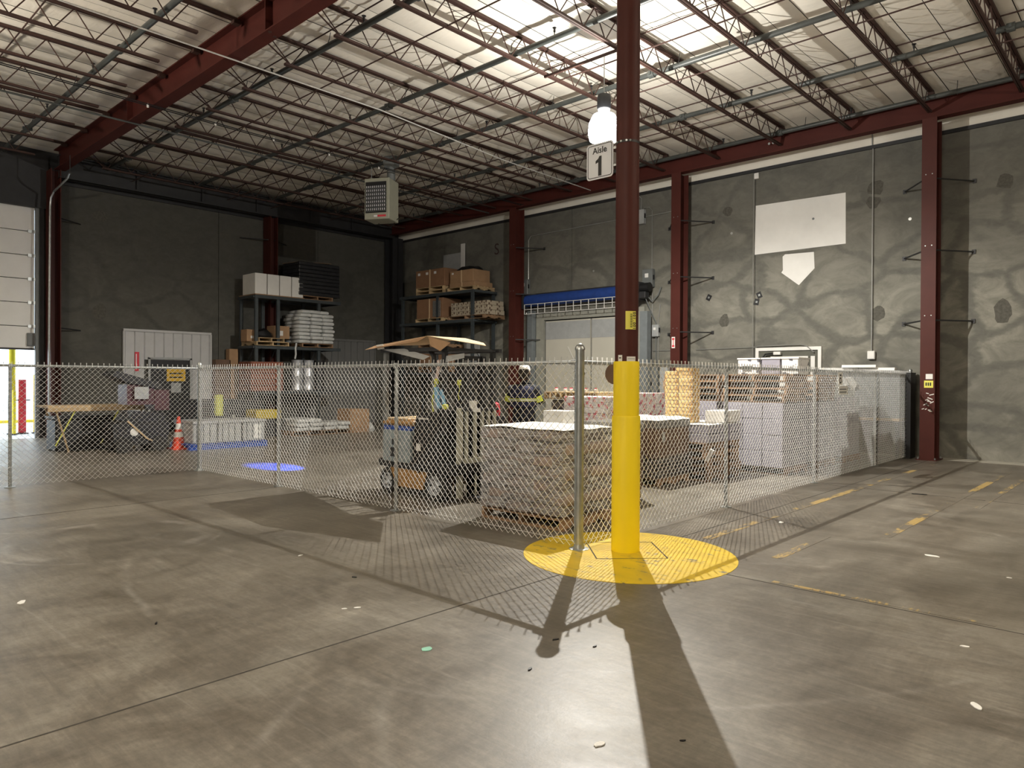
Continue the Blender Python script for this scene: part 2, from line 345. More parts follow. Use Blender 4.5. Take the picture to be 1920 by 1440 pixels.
def tag(o, label=None, cat=None, group=None, kind=None):
    if label: o['label'] = label
    if cat: o['category'] = cat
    if group: o['group'] = group
    if kind: o['kind'] = kind
    return o
def thing(name, label, cat, loc=(0, 0, 0), rz=0.0, group=None):
    o = bpy.data.objects.new(name, None); COL.objects.link(o); o.empty_display_size = 0.1
    o.location = loc; o.rotation_euler = (0, 0, rz); return tag(o, label, cat, group)
def struct(name, mb, mat, parent=None, smooth=False):
    o = mb.build(name, mat, parent, smooth)
    if parent is None: o['kind'] = 'structure'
    return o
def dup(root, loc, rz=None, label=None, group=None):
    def cp(o, par):
        c = o.copy(); COL.objects.link(c); c.parent = par
        for ch in o.children: cp(ch, c)
        return c
    r = cp(root, None); r.location = loc
    if rz is not None: r.rotation_euler = (0, 0, rz)
    if label: r['label'] = label
    if group: r['group'] = group
    return r
def piece(name, me, parent, loc=(0, 0, 0), rot=(0, 0, 0), scale=(1, 1, 1)):
    o = bpy.data.objects.new(name, me); COL.objects.link(o); o.parent = parent
    o.location = loc; o.rotation_euler = rot; o.scale = scale; return o
def text(body, size, mat, loc, rot, parent, name='lettering', align='CENTER', depth=0.0008, bold=0.0, sx=1.0):
    c = bpy.data.curves.new(name, 'FONT'); c.body = body; c.size = size; c.align_x = align; c.align_y = 'CENTER'
    c.extrude = depth; c.offset = bold; c.materials.append(mat); c.resolution_u = 4
    tmp = bpy.data.objects.new('tmp', c); COL.objects.link(tmp); bpy.context.view_layer.update()
    me = bpy.data.meshes.new_from_object(tmp.evaluated_get(bpy.context.evaluated_depsgraph_get())); bpy.data.objects.remove(tmp)
    o = bpy.data.objects.new(name, me); COL.objects.link(o); o.location = loc; o.rotation_euler = rot; o.parent = parent
    o.scale = (sx, 1, 1); return o

# ------------------------------------------------------------------ setting: floor, walls, roof
XL, YR = -22.8, 17.85                      # left wall plane, right wall plane
ZR = 7.86                                  # underside of the roof insulation
floor = struct('floor', MB().box(XL, 9, -14, YR, -0.12, 0), floor_m)
fj = MB()
for x in (-10.05, -3.85+0.0, 2.2): fj.box(x-0.006, x+0.006, -14, 17.2, 0.0, 0.0015)
for y in (-0.35, 5.75, 11.85): fj.box(XL+0.1, 9, y-0.006, y+0.006, 0.0, 0.0015)
fj.build('floor_joint', joint_m, floor)
MB().box(XL+0.1, 9, 17.36, YR, 0, 0.004).build('pale_floor_strip', strip_m, floor)
# yellow circle round the column, with the square cut-out turned on its corner
CX, CY = -3.94, 5.87
n = 64; circ = MB().prism([(-3.83+1.0*math.cos(2*PI*i/n), 5.76+1.0*math.sin(2*PI*i/n)) for i in range(n)], 0.0, 0.004)
tag(circ.build('floor_circle', circ_m, floor), 'worn yellow painted circle')
cut = MB()
sq = [(-3.94, 5.40), (-3.47, 5.87), (-3.94, 6.34), (-4.41, 5.87)]
for a, b in zip(sq, sq[1:]+sq[:1]): cut.cbox(((a[0]+b[0])/2, (a[1]+b[1])/2, 0.0045), (0.67, 0.012, 0.002), (0, 0, math.atan2(b[1]-a[1], b[0]-a[0])))
cut.build('column_cutout_joint', joint_m, floor)
for k, (x, y0, y1, w) in enumerate(((-3.62, 6.9, 16.6, 0.10), (-2.28, 8.3, 15.8, 0.10), (-1.93, 11.0, 14.9, 0.08), (-2.75, 6.6, 7.9, 0.09))):
    MB().box(x-w/2, x+w/2, y0, y1, 0.0, 0.0025).build('faded_line', line_m, floor)
MB().box(-2.45, -0.9, 5.79, 5.84, 0.0, 0.0025).build('faded_line', line_m, floor)

# right wall: tilt-up panels, each its own piece
wr = struct('wall_right', MB().box(XL-0.3, 9, YR+0.16, YR+0.3, -0.12, 8.2), dark_m)
ed = [XL, -20.05, -14.05, -8.05, -2.05, 3.95, 9.0]
for a, b in zip(ed[:-1], ed[1:]):
    MB().box(a+0.008, b-0.008, YR, YR+0.15, -0.1, 7.04).build('concrete_panel', wallx_m, wr)
MB().box(XL, 9, YR-0.05, YR+0.02, 7.03, 7.11).build('wall_trim', dark_m, wr)
MB().box(XL, 9, YR-0.02, YR+0.1, 7.11, 8.0).build('insulated_fascia', insul_m, wr)
# left wall with the dock opening
wl = struct('wall_left', MB().box(XL-0.3, XL-0.16, 5.62, YR+0.3, -0.12, 8.2).box(XL-0.3, XL-0.16, -14, 2.0, -0.12, 8.2).box(XL-0.3, XL-0.16, 1.9, 5.7, 6.25, 8.2), dark_m)
for a, b in ((5.62, 10.55), (10.55, 14.2), (14.2, YR)):
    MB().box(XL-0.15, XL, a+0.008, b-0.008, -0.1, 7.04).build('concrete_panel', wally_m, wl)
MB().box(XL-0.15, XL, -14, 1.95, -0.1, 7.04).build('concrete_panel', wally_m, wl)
MB().box(XL-0.02, XL+0.05, 5.6, YR, 7.0, 7.07).build('wall_trim', dark_m, wl)
MB().box(XL-0.1, XL+0.02, -14, YR, 7.07, 8.0).build('fascia', dark_m, wl)
MB().box(XL-0.15, XL+0.10, 1.9, 5.75, 6.25, 7.7).build('dock_header', dark_m, wl)
struct('wall_back', MB().box(XL-0.3, 9.3, -14.3, -14, -0.12, 8.2), wallx_m)
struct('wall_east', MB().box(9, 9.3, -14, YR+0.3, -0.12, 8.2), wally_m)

ceil = struct('ceiling', MB().box(XL-0.3, 9.3, -14.3, YR+0.3, ZR+0.16, ZR+0.3), dark_m)
def insul_strip(w):
    """one run of insulation between two seams, sagging over the purlins"""
    mb = MB(); N = 84; M_ = 4; y0, y1 = -14.0, YR
    for j in range(N+1):
        y = y0+(y1-y0)*j/N
        sag = 0.016*(0.5+0.5*math.cos((y-4.65)/2.44*2*PI)) + 0.006*math.sin(y*1.7+1)
        for i in range(M_+1):
            t = i/M_; edge = 0.016*(1-math.sin(PI*t)**0.4 if 0 < t < 1 else 1)
            mb.v.append((w*t, y, sag+edge-0.03))
    for j in range(N):
        for i in range(M_):
            a = j*(M_+1)+i; mb.f.append((a, a+1, a+M_+2, a+M_+1))
    return mb.mesh('insulation_strip', insul_m, True)
ims = [insul_strip(0.519)]
for k in range(60):
    x = -22.83+0.5333*k
    if x > 8.6: break
    piece('insulation_strip', ims[0], ceil, (x, 0, ZR+random.uniform(-0.004, 0.004)))
MB().box(XL, 9, -14, YR, ZR+0.03, ZR+0.05).build('vapour_sheet', flat('seam_backing', (0.05, 0.045, 0.04), 0.9), ceil)

# ------------------------------------------------------------------ steel frame
GX = [-3.9, -9.9, -15.9]
bm_main = thing('roof_beam', 'deep dark red steel beam crossing over the painted column and the dock door end', 'beam', (-8, 5.93, 0))
MB().ibeam((-22.4, 5.93, 7.55), (9, 5.93, 7.55), 0.54, 0.26).build('beam', beam_m, bm_main, world=True)
for x in (-10.9, -4.8, -17.0):
    MB().box(x-0.01, x+0.01, 5.80, 6.06, 7.305, 7.80).build('web_stiffener', beam_m, bm_main, world=True)
    MB().tube((x+0.05, 5.86, 7.27), (x+0.05, 5.86, 7.30), 0.03, 8).tube((x-0.05, 6.0, 7.27), (x-0.05, 6.0, 7.30), 0.03, 8).build('bolt', joist_m, bm_main, world=True)
gird = thing('wall_girder', 'long dark red girder running along the top of the right wall', 'beam', (-8, 17.17, 0))
MB().ibeam((-22.4, 17.17, 7.41), (9, 17.17, 7.41), 0.42, 0.24).build('beam', beam_m, gird, world=True)
for x in (-7.35, -7.25): MB().tube((x, 17.03, 7.42), (x, 17.06, 7.42), 0.03, 8).build('bolt', galv_m, gird, world=True)
gl = thing('wall_girder', 'black girder running along the top of the left wall above the concrete', 'beam', (-22.35, 11, 0))
MB().ibeam((-22.35, 5.9, 7.38), (-22.35, 17.3, 7.38), 0.62, 0.26).build('beam', dark_m, gl, world=True)
MB().box(-22.30, -22.24, 6.0, 17.2, 7.07, 7.12).build('lower_angle', dark_m, gl, world=True)
for y in (7.9, 9.8, 11.6, 13.6, 15.3): MB().box(-22.28, -22.25, y-0.03, y+0.03, 7.08, 7.68).build('hanger_plate', dark_m, gl, world=True)

def wall_column(x, label, braces=True, full=True):
    t = thing('wall_column', label, 'column', (x, 17.17, 0), 0, 'red steel columns along the right wall')
    mb = MB(); mb.box(-0.14, 0.14, -0.14, -0.12, 0.02, 7.2); mb.box(-0.14, 0.14, 0.26, 0.28, 0.02, 7.2); mb.box(-0.01, 0.01, -0.12, 0.26, 0.02, 7.2)
    mb.build('column_shaft', red_m, t)
    MB().box(-0.20, 0.20, -0.20, 0.34, 0.0, 0.02).build('base_plate', red_m, t)
    for sx in (-1, 1):
        for sy in (-0.17, 0.31): MB().tube((sx*0.16, sy, 0.02), (sx*0.16, sy, 0.055), 0.018, 6).build('anchor_bolt', galv_m, t)
    for z in (5.92, 4.42, 2.95):
        for sx in (-1, 1):
            MB().path([(sx*0.12, -0.10, z), (sx*0.66, YR-17.17-0.02, z)], 0.018, 6).build('wall_brace', dark_m, t)
            MB().cbox((sx*0.67, YR-17.17-0.012, z), (0.07, 0.02, 0.09)).build('brace_plate', dark_m, t)
        for dx in (-0.06, 0.06): MB().tube((dx, -0.15, z+0.1), (dx, -0.14, z+0.1), 0.012, 6).build('bolt', galv_m, t)
    return t
wc1 = wall_column(-3.89, 'red steel wall column at the end of the right fence, nearest of the wall columns')
wc2 = wall_column(-9.89, 'red steel wall column between the blue roller door and the white painted rectangle')
wc3 = wall_column(-15.85, 'red steel wall column left of the blue roller door')
# labels and chips on the near wall column
MB().box(-0.06, 0.11, -0.146, -0.141, 1.53, 1.68).build('label', ylab_m, wc1).__setitem__('label', 'yellow label')
for k, (dx, z) in enumerate(((-0.02, 1.60), (0.02, 1.60), (0.06, 1.60))): MB().box(dx-0.012, dx+0.012, -0.149, -0.146, 1.57, 1.64).build('label_mark', black_m, wc1)
MB().box(-0.03, 0.10, -0.146, -0.141, 1.71, 1.82).build('torn_sticker', paper_m, wc1)
chips = MB()
for k in range(14):
    x = random.uniform(-0.11, 0.08); z = random.uniform(1.0, 1.47); w = random.uniform(0.03, 0.10); a = random.uniform(-0.6, 0.6)
    chips.cbox((x+w/2-0.02, -0.143, z), (w, 0.003, 0.016), (0, a, 0))
tag(chips.build('scraped_sticker_residue', paper_m, wc1), 'white scraped sticker residue', kind='stuff')
MB().box(-0.10, -0.0, -0.146, -0.141, 2.52, 2.82).build('label', paper_m, wc2)['label'] = 'white label with red arrow'
MB().box(-0.085, -0.015, -0.149, -0.146, 2.55, 2.60).box(-0.085, -0.015, -0.149, -0.146, 2.74, 2.79).box(-0.06, -0.04, -0.149, -0.146, 2.60, 2.74).build('label_mark', redp_m, wc2)

def plain_col(name, x, y, dx, dy, mat, label, z1=7.1):
    t = thing(name, label, 'column', (x, y, 0)); mb = MB()
    if dx > dy: mb.box(-dx/2, dx/2, -dy/2, -dy/2+0.02, 0.02, z1).box(-dx/2, dx/2, dy/2-0.02, dy/2, 0.02, z1).box(-0.01, 0.01, -dy/2, dy/2, 0.02, z1)
    else: mb.box(dx/2-0.02, dx/2, -dy/2, dy/2, 0.02, z1).box(-dx/2, -dx/2+0.02, -dy/2, dy/2, 0.02, z1).box(-dx/2, dx/2, -0.01, 0.01, 0.02, z1)
    mb.build('column_shaft', mat, t); MB().box(-dx/2-0.05, dx/2+0.05, -dy/2-0.05, dy/2+0.05, 0, 0.02).build('base_plate', mat, t)
    return t
lc = plain_col('wall_column', -22.5, 5.82, 0.5, 0.24, red_m, 'dark red column beside the white dock door on the left wall', 7.28)
lc2 = plain_col('wall_column', -22.5, 12.2, 0.5, 0.26, red_m, 'dark red column on the left wall behind the loaded rack')
lc3 = plain_col('wall_column', -22.45, 17.35, 0.5, 0.5, dark_m, 'black corner column where the two concrete walls meet')
for c, zs in ((lc, (6.0, 3.0)), (lc2, (6.3,))):
    for z in zs:
        MB().path([(0.12, 0.08, z), (-0.28, 0.74, z-0.02)], 0.018, 6).build('wall_brace', dark_m, c)
        if c is lc2: MB().path([(0.12, -0.08, z), (-0.28, -0.95, z)], 0.018, 6).build('wall_brace', dark_m, c)

# bar joists, one every 1.6 m on either side of the roof beam
def joist_meshes(y0, y1, zb, zt, ext0, ext1):
    top = MB().box(-0.045, -0.006, y0, y1, zt-0.045, zt).box(0.006, 0.045, y0, y1, zt-0.045, zt).mesh('top_chord', joist_m)
    bot = MB().box(-0.040, -0.006, y0+ext0, y1-ext1, zb, zb+0.04).box(0.006, 0.040, y0+ext0, y1-ext1, zb, zb+0.04).mesh('bottom_chord', joist_m)
    mb = MB(); y = y0+ext0+0.12; p = 0.61; r = 0.011; zl, zh = zb+0.03, zt-0.03
    pts = []
    while y < y1-ext1-0.1:
        pts += [(0, y, zl), (0, y+p*0.5, zh)]; y += p
    for a, b in zip(pts[:-1], pts[1:]): mb.tube(a, b, r, 5, caps=False)
    mb.tube((0, y0+0.03, zh), pts[0], 0.014, 5); mb.tube((0, y1-0.03, zh), pts[-1], 0.014, 5)
    mb.tube((0, y0+0.35, zh), pts[0], 0.011, 5)
    web = mb.mesh('web_rod', joist_m)
    seat = MB().box(-0.06, 0.06, y0, y0+0.12, zt-0.10, zt-0.045).mesh('joist_seat', joist_m)
    seat2 = MB().box(-0.06, 0.06, y1-0.12, y1, zt-0.10, zt-0.045).mesh('joist_seat', joist_m)
    return top, bot, web, seat, seat2
JA = joist_meshes(6.0, 17.25, 7.33, 7.82, 0.72, 0.15); JB = joist_meshes(-13.8, 5.86, 7.33, 7.82, 0.7, 0.72)
names = ('top_chord', 'bottom_chord', 'web_rod', 'joist_seat', 'joist_seat')
ORD = ['', 'first', 'second', 'third', 'fourth', 'fifth', 'sixth', 'seventh', 'eighth', 'ninth', 'tenth', 'eleventh', 'twelfth', 'thirteenth']
def where(k): return 'in line with the red column' if k == 0 else (ORD[abs(k)]+(' to the left of the red column' if k > 0 else ' to the right of the red column'))
for k in range(-7, 12):
    x = -3.9-1.6*k
    if x > 8.5 or x < -22.2: continue
    for J, lab, g in ((JA, 'far', 'bar joists spanning from the red beam to the right wall'), (JB, 'near', 'bar joists on the camera side of the red beam')):
        if (lab == 'far' and x > 0.5) or (lab == 'near' and x > 2.8): continue
        t = thing('bar_joist', ('brown roof joist beyond the red beam, '+where(k) if lab == 'far' else 'brown roof joist before the red beam, '+where(k)), 'joist', (x, 0, 0), 0, g)
        for nm, me in zip(names, J): piece(nm, me, t)
# sprinkler lines along X with upright heads
def sprinkler(y, label, x0=XL+0.4, x1=8.5, ph=0.0):
    t = thing('sprinkler_pipe', label, 'pipe', (0, y, 7.56), 0, 'dark sprinkler pipes under the roof')
    MB().tube((x0, 0, 0), (x1, 0, 0), 0.052, 12).build('pipe', pipe_m, t, True)
    k = 0; x = x1-0.7-ph
    hd = MB().tube((0, 0, 0.04), (0, 0, 0.10), 0.012, 6).tube((0, 0, 0.10), (0, 0, 0.15), 0.022, 6).tube((0, 0, 0.17), (0, 0, 0.175), 0.04, 8).tube((-0.02, 0, 0.14), (-0.02, 0, 0.17), 0.004, 4).tube((0.02, 0, 0.14), (0.02, 0, 0.17), 0.004, 4).mesh('sprinkler_head', dark_m)
    cp = MB().tube((-0.06, 0, 0), (0.06, 0, 0), 0.075, 12).box(-0.02, 0.02, -0.10, 0.10, -0.03, 0.03).mesh('coupling', pipe_m)
    hg = MB().path([(0, 0.055, 0), (0, 0.0, -0.06), (0, -0.055, 0), (0, -0.02, 0.10), (0, 0.0, 0.22)], 0.007, 5).mesh('pipe_hanger', dark_m)
    while x > x0:
        piece('sprinkler_head', hd, t, (x, 0, 0)); piece('pipe_hanger', hg, t, (x-1.0, 0, 0))
        if k % 2 == 0: piece('coupling', cp, t, (x-1.6, 0, 0))
        x -= 3.05; k += 1
    return t
for i, (y, lb) in enumerate(((-0.3, 'dark sprinkler pipe over the open floor on the near side of the red beam'), (2.15, 'dark sprinkler pipe, second before the red beam'),
        (4.66, 'dark sprinkler pipe just before the red beam'), (7.12, 'dark sprinkler pipe just beyond the red beam'), (9.58, 'dark sprinkler pipe passing nearest the bright hanging lamp'),
        (11.98, 'dark sprinkler pipe, second beyond the hanging lamp line'), (14.4, 'dark sprinkler pipe, next but one to the right wall girder'), (16.85, 'dark sprinkler pipe beside the right wall girder'))):
    sprinkler(y, lb, ph=[0, 0.8, 1.9, 2.6, 0.5, 1.5, 2.2, 1.0][i])
# bridging rods
br_mesh = MB().tube((XL+0.5, 0, 0), (8.5, 0, 0), 0.013, 6).mesh('bridging_rod', joist_m)
for lab, z, ys in (('lower', 7.34, (-2.2, 1.5, 7.75, 10.6, 12.1, 14.4)), ('upper', 7.80, (-2.1, 1.7, 3.4, 7.1, 10.9, 14.42, 16.0))):
    for iy, y in enumerate(ys):
        near = [q for q in ys if q < 5.93]; pos = (ORD[len(near)-iy]+' before the red beam') if y < 5.93 else (ORD[iy-len(near)+1]+' beyond the red beam')
        o = bpy.data.objects.new('bridging_rod', br_mesh); COL.objects.link(o); o.location = (0, y, z)
        tag(o, 'thin rod tying the joist '+('bottoms' if lab == 'lower' else 'tops')+', '+pos, 'rod', 'bridging rods at the '+lab+' chords')
# conduits and cables along the roof
tag(MB().path([(-12.1, -6, 7.22), (-12.15, 5, 7.22), (-12.15, 9, 7.22), (-12.6, 13.2, 7.22), (-12.7, 17.0, 7.22)], 0.014, 6).build('ceiling_conduit', flat('pale_conduit', (0.65, 0.65, 0.62), 0.35, 0.4), smooth=True),
    'thin pale conduit hung below the joists, crossing under the red beam', 'conduit')
t = thing('ceiling_cable', 'pair of black cables on small white insulators passing under the red beam', 'cable', (-15.4, 8, 7.2))
for dx in (-0.04, 0.05): MB().path([(dx, -12, 0.05), (dx, -5, 0.03), (dx, -2.3, 0.0), (dx, 0, -0.02), (dx, 2, 0.0), (dx, 9, 0.02)], 0.012, 6).build('cable', black_m, t)
for y in (-2.35, -0.95, 0.42, 1.9, 3.4): MB().lathe([(0.014, 0.03), (0.022, 0.0), (0.022, -0.05), (0.010, -0.055)], (0, y, 0), 8).build('insulator', white_m, t, True)
tag(MB().path([(-16.75, -8, 7.2), (-16.72, -3, 7.2), (-16.75, 6.6, 7.2), (-16.82, 10, 7.2), (-16.9, 17, 7.2)], 0.022, 8).build('ceiling_conduit', pipe_m, smooth=True), 'grey conduit hung below the joists left of the black cables', 'conduit')

# ------------------------------------------------------------------ the main column, its guard and its signs
col = thing('main_column', 'round red oxide steel column standing in the yellow floor circle', 'column', (CX, CY, 0))
MB().tube((0, 0, 0.012), (0, 0, 7.28), 0.112, 40).build('column_shaft', red_m, col, True)
MB().box(-0.2, 0.2, -0.2, 0.2, 7.262, 7.28).build('cap_plate', red_m, col)
band = thing('sign_band', 'thin metal band clamped round the red column beside the aisle sign', 'band', (CX, CY, 3.95))
MB().lathe([(0.1125, -0.012), (0.1145, -0.012), (0.1145, 0.012), (0.1125, 0.012)], (0, 0, 0), 32, close=False).build('strap', dark_m, band, True)
for a in (4.35, 4.75, 5.2, 5.5): MB().tube((math.cos(a)*0.113, math.sin(a)*0.113, 0), (math.cos(a)*0.124, math.sin(a)*0.124, 0), 0.010, 8).build('bolt', galv_m, band)
guard = thing('column_guard', 'bright yellow plastic guard sleeve round the foot of the red column', 'column guard', (CX, CY, 0))
MB().lathe([(0.115, 0.004), (0.137, 0.004), (0.137, 1.30), (0.131, 1.315), (0.115, 1.315)], (0, 0, 0), 48).build('lower_sleeve', yellow_m, guard, True)
MB().lathe([(0.115, 1.315), (0.125, 1.315), (0.125, 1.832), (0.122, 1.84), (0.115, 1.84)], (0, 0, 0), 48).build('upper_sleeve', yellow_m, guard, True)
aim = math.atan2(-CY, -CX)           # faces the open floor
def curved(a0, a1, z0, z1, r, mat, name, parent, n=6, th=0.0015):
    mb = MB(); 
    for rr in (r, r+th):
        for k in range(n+1):
            a = a0+(a1-a0)*k/n
            for z in (z0, z1): mb.v.append((math.cos(a)*rr, math.sin(a)*rr, z))
    m = 2*(n+1)
    for k in range(n):
        i = 2*k; mb.f += [(i, i+2, i+3, i+1), (m+i, m+i+1, m+i+3, m+i+2), (i, i+1, m+i+1, m+i), ] if k == 0 else [(i, i+2, i+3, i+1), (m+i, m+i+1, m+i+3, m+i+2)]
        mb.f += [(i, m+i, m+i+2, i+2), (i+1, i+3, m+i+3, m+i+1)]
    return mb.build(name, mat, parent, True)
tagm = thing('rack_label', 'yellow barcode label stuck on the red column above the guard', 'label', (CX, CY, 2.22))
curved(aim-0.10, aim+0.86, -0.075, 0.10, 0.1125, ylab_m, 'label', tagm)
for k in range(16):
    z = -0.055+k*0.0082; curved(aim+0.30, aim+0.50, z, z+(0.003 if k % 3 else 0.0052), 0.1142, black_m, 'barcode_bar', tagm, 2, 0.0006)
for k, chh in enumerate('501.001'):
    z = 0.082-k*0.0245; a = aim+0.66
    dg = text(chh, 0.042, black_m, (0, 0, 0), (0, 0, 0), tagm, 'digit', bold=0.001)
    dg.matrix_local = Matrix.Translation((math.cos(a)*0.1146, math.sin(a)*0.1146, z)) @ Matrix.Rotation(a+PI/2, 4, 'Z') @ Matrix.Rotation(PI/2, 4, 'X') @ Matrix.Rotation(-PI/2, 4, 'Z')
for a, w, z1, lb in ((aim-0.55, 0.38, 1.90, 'small white paper tag tucked behind the left of the yellow column guard'), (aim+0.42, 0.80, 1.885, 'wider white printed tag tucked behind the right of the yellow column guard')):
    t = thing('paper_tag', lb, 'tag', (CX, CY, 1.84)); curved(a-w/2, a+w/2, -0.01, z1-1.84, 0.1145, paper_m, 'paper', t)
    curved(a-w/2+0.08, a+w/2-0.08, (z1-1.84)*0.45, (z1-1.84)*0.62, 0.1165, black_m if w < 0.5 else lgrey_m, 'print_line', t, 3, 0.0005)
reel = thing('hanging_disc', 'dark brown disc hanging on the fence side of the red column', 'reel', (CX-0.16, CY+0.03, 1.72))
MB().lathe([(0.10, -0.02), (0.105, 0), (0.10, 0.02)], (0, 0, 0), 20, 'y').build('disc', dcard_m, reel, True)
MB().path([(0.02, 0, 0.10), (0.05, 0, 0.13), (0.09, 0, 0.12)], 0.004, 5).build('hook', dark_m, reel)
sign = thing('aisle_sign', 'white rounded aisle 1 sign fixed to the left of the red column', 'sign', (-4.28, 5.88, 3.86))
def rrect(w, h, r, n=6):
    out = []
    for cx, cy, a0 in ((w/2-r, h/2-r, 0), (-w/2+r, h/2-r, PI/2), (-w/2+r, -h/2+r, PI), (w/2-r, -h/2+r, 1.5*PI)):
        for i in range(n+1): a = a0+PI/2*i/n; out.append((cx+math.cos(a)*r, cy+math.sin(a)*r))
    return out
MB().prism(rrect(0.325, 0.360, 0.035), 0, 0.004, 'y').build('plate', flat('sign_white', (0.74, 0.76, 0.80), 0.4, 0, 0.02), sign)
o_, i_ = rrect(0.296, 0.330, 0.026), rrect(0.282, 0.316, 0.020); k = len(o_)
mb = MB(); mb.v = [(a, -0.001, b) for a, b in o_]+[(a, -0.001, b) for a, b in i_]+[(a, 0.0, b) for a, b in o_]+[(a, 0.0, b) for a, b in i_]
mb.f = [(i, (i+1) % k, k+(i+1) % k, k+i) for i in range(k)]+[(2*k+i, 2*k+(i+1) % k, 3*k+(i+1) % k, 3*k+i) for i in range(k)]+[(i, (i+1) % k, 2*k+(i+1) % k, 2*k+i) for i in range(k)]
mb.build('border_line', black_m, sign)
text('Aisle', 0.088, black_m, (0, -0.0015, 0.105), (PI/2, 0, 0), sign, bold=0.0012)
MB().prism([(0.022, -0.150), (0.022, 0.048), (-0.004, 0.048), (-0.018, 0.024), (-0.050, 0.004), (-0.050, -0.024), (-0.018, -0.012), (-0.018, -0.150)], -0.0018, -0.0004, 'y').build('numeral', black_m, sign)
MB().box(0.16, 0.30, 0.004, 0.010, 0.085, 0.105).box(0.16, 0.30, 0.004, 0.010, -0.085, -0.065).build('bracket', galv_m, sign)

# ------------------------------------------------------------------ hanging lamp
lamp = thing('high_bay_lamp', 'glaring white high bay lamp hanging under the roof left of the red column', 'lamp', (LAMP[0], LAMP[1], 0))
MB().lathe([(0.05, 6.620), (0.11, 6.610), (0.12, 6.560), (0.12, 6.380), (0.10, 6.340), (0.06, 6.320)], (0, 0, 0), 20).build('ballast_housing', dark_m, lamp, True)
MB().path([(0, 0, 6.62), (0, 0, 7.32)], 0.008, 6).build('hanger_rod', galv_m, lamp); MB().box(-1.36, 0.30, -0.02, 0.02, 7.29, 7.33).build('mounting_bar', joist_m, lamp)
gl_m, nt, out = new_mat('glowing_refractor'); e = nd(nt, 'ShaderNodeEmission', Strength=14.0); e.inputs[0].default_value = (0.93, 0.97, 1.0, 1)
tr = nt.nodes.new('ShaderNodeBsdfTransparent'); ad = nt.nodes.new('ShaderNodeAddShader'); nt.links.new(e.outputs[0], ad.inputs[0]); nt.links.new(tr.outputs[0], ad.inputs[1]); nt.links.new(ad.outputs[0], out.inputs[0])
MB().lathe([(0.08, 6.320), (0.19, 6.260), (0.26, 6.120), (0.275, 5.960), (0.25, 5.840)], (0, 0, 0), 24, close=False).build('refractor', gl_m, lamp, True)
MB().lathe([(0.25, 5.840), (0.257, 5.835), (0.25, 5.830)], (0, 0, 0), 24, close=False).build('rim_ring', galv_m, lamp)
MB().lathe([(0.008, 6.320), (0.035, 6.280), (0.045, 6.140), (0.04, 5.980), (0.01, 5.940)], (0, 0, 0), 12).build('bulb', gl_m, lamp, True)

# ------------------------------------------------------------------ unit heater
heat = thing('unit_heater', 'beige unit heater with a louvred grille hung near the far corner of the roof', 'heater', (-15.83, 11.65, 5.95), math.atan2(-11.95, 15.45)+PI/2-0.42)
MB().chamfer(-0.36, 0.36, 0, 0.62, 0.0, 1.10, 0.012).build('cabinet', heater_m, heat)
MB().box(-0.32, 0.28, -0.012, 0.0, 0.17, 1.00).build('grille_opening', black_m, heat)
lv = MB().cbox((0, 0, 0), (0.60, 0.05, 0.008), (0.5, 0, 0)).mesh('louvre', grey_m)
for k in range(7): piece('louvre', lv, heat, (-0.02, -0.03, 0.21+k*0.10))
fin = MB().box(-0.012, 0.012, -0.012, 0, -0.028, 0.028).mesh('heat_tube', flat('bright_fin', (0.65, 0.65, 0.68), 0.3, 0.3))
for k in range(7):
    for j in range(10): piece('heat_tube', fin, heat, (-0.28+j*0.058, -0.018, 0.262+k*0.10))
MB().box(-0.08, 0.02, -0.006, 0, 0.06, 0.11).build('badge', paper_m, heat); MB().box(0.03, 0.27, -0.006, 0, 0.06, 0.11).build('badge', redp_m, heat)['label'] = 'red badge'
MB().tube((0.26, 0.35, 1.10), (0.26, 0.35, 1.62), 0.11, 16).build('flue_pipe', grey_m, heat, True); MB().tube((0.10, 0.35, 1.60), (0.42, 0.35, 1.60), 0.18, 16).build('flue_elbow', grey_m, heat, True)
for sx in (-0.3, 0.3): MB().tube((sx, 0.3, 1.10), (sx, 0.3, 1.50), 0.008, 6).build('hanger_rod', galv_m, heat)
MB().path([(0.40, 0.5, 0.1), (0.15, 0.6, -0.10), (-0.15, 0.6, -0.06), (-0.2, 0.5, 0.02)], 0.012, 6).build('gas_hose', black_m, heat)

# ------------------------------------------------------------------ chain link fence
def fabric(L, z0=0.022, z1=1.86, pitch=0.084):
    """interlocked zigzag wires, local x along the run"""
    mb = MB(); h = pitch*0.5; r = 0.0027; nrow = int((z1-z0)/h); nw = int(L/h)
    for w in range(nw):
        x0 = w*h; vs = []
        pts = []
        for j in range(nrow+1):
            px = x0+(h if (j+w) % 2 == 0 else 0)+ (0.0012 if (j+w) % 2 == 0 else -0.0012)
            pts.append((px-0.0, 0.0028 if (j % 2 == 0) else -0.0028, z0+j*h))
        # knuckle tips at the bottom and twisted barbs at the top
        cx = x0+h*0.5
        if pts[-1][0] > cx: pts.append((pts[-1][0]-0.004, 0.004, z1+0.028))
        else: pts.append((pts[-1][0]+0.004, -0.004, z1+0.028))
        k = len(mb.v)
        for p in pts:
            mb.v += [(p[0], p[1]-r*1.3, p[2]), (p[0]-r*1.1, p[1]+r*0.8, p[2]), (p[0]+r*1.1, p[1]+r*0.8, p[2])]
        for j in range(len(pts)-1):
            a = k+3*j
            mb.f += [(a, a+1, a+4, a+3), (a+1, a+2, a+5, a+4), (a+2, a, a+3, a+5)]
    me = bpy.data.meshes.new('chain_link_fabric'); me.from_pydata(mb.v, [], mb.f); me.materials.append(wire_m)
    return me
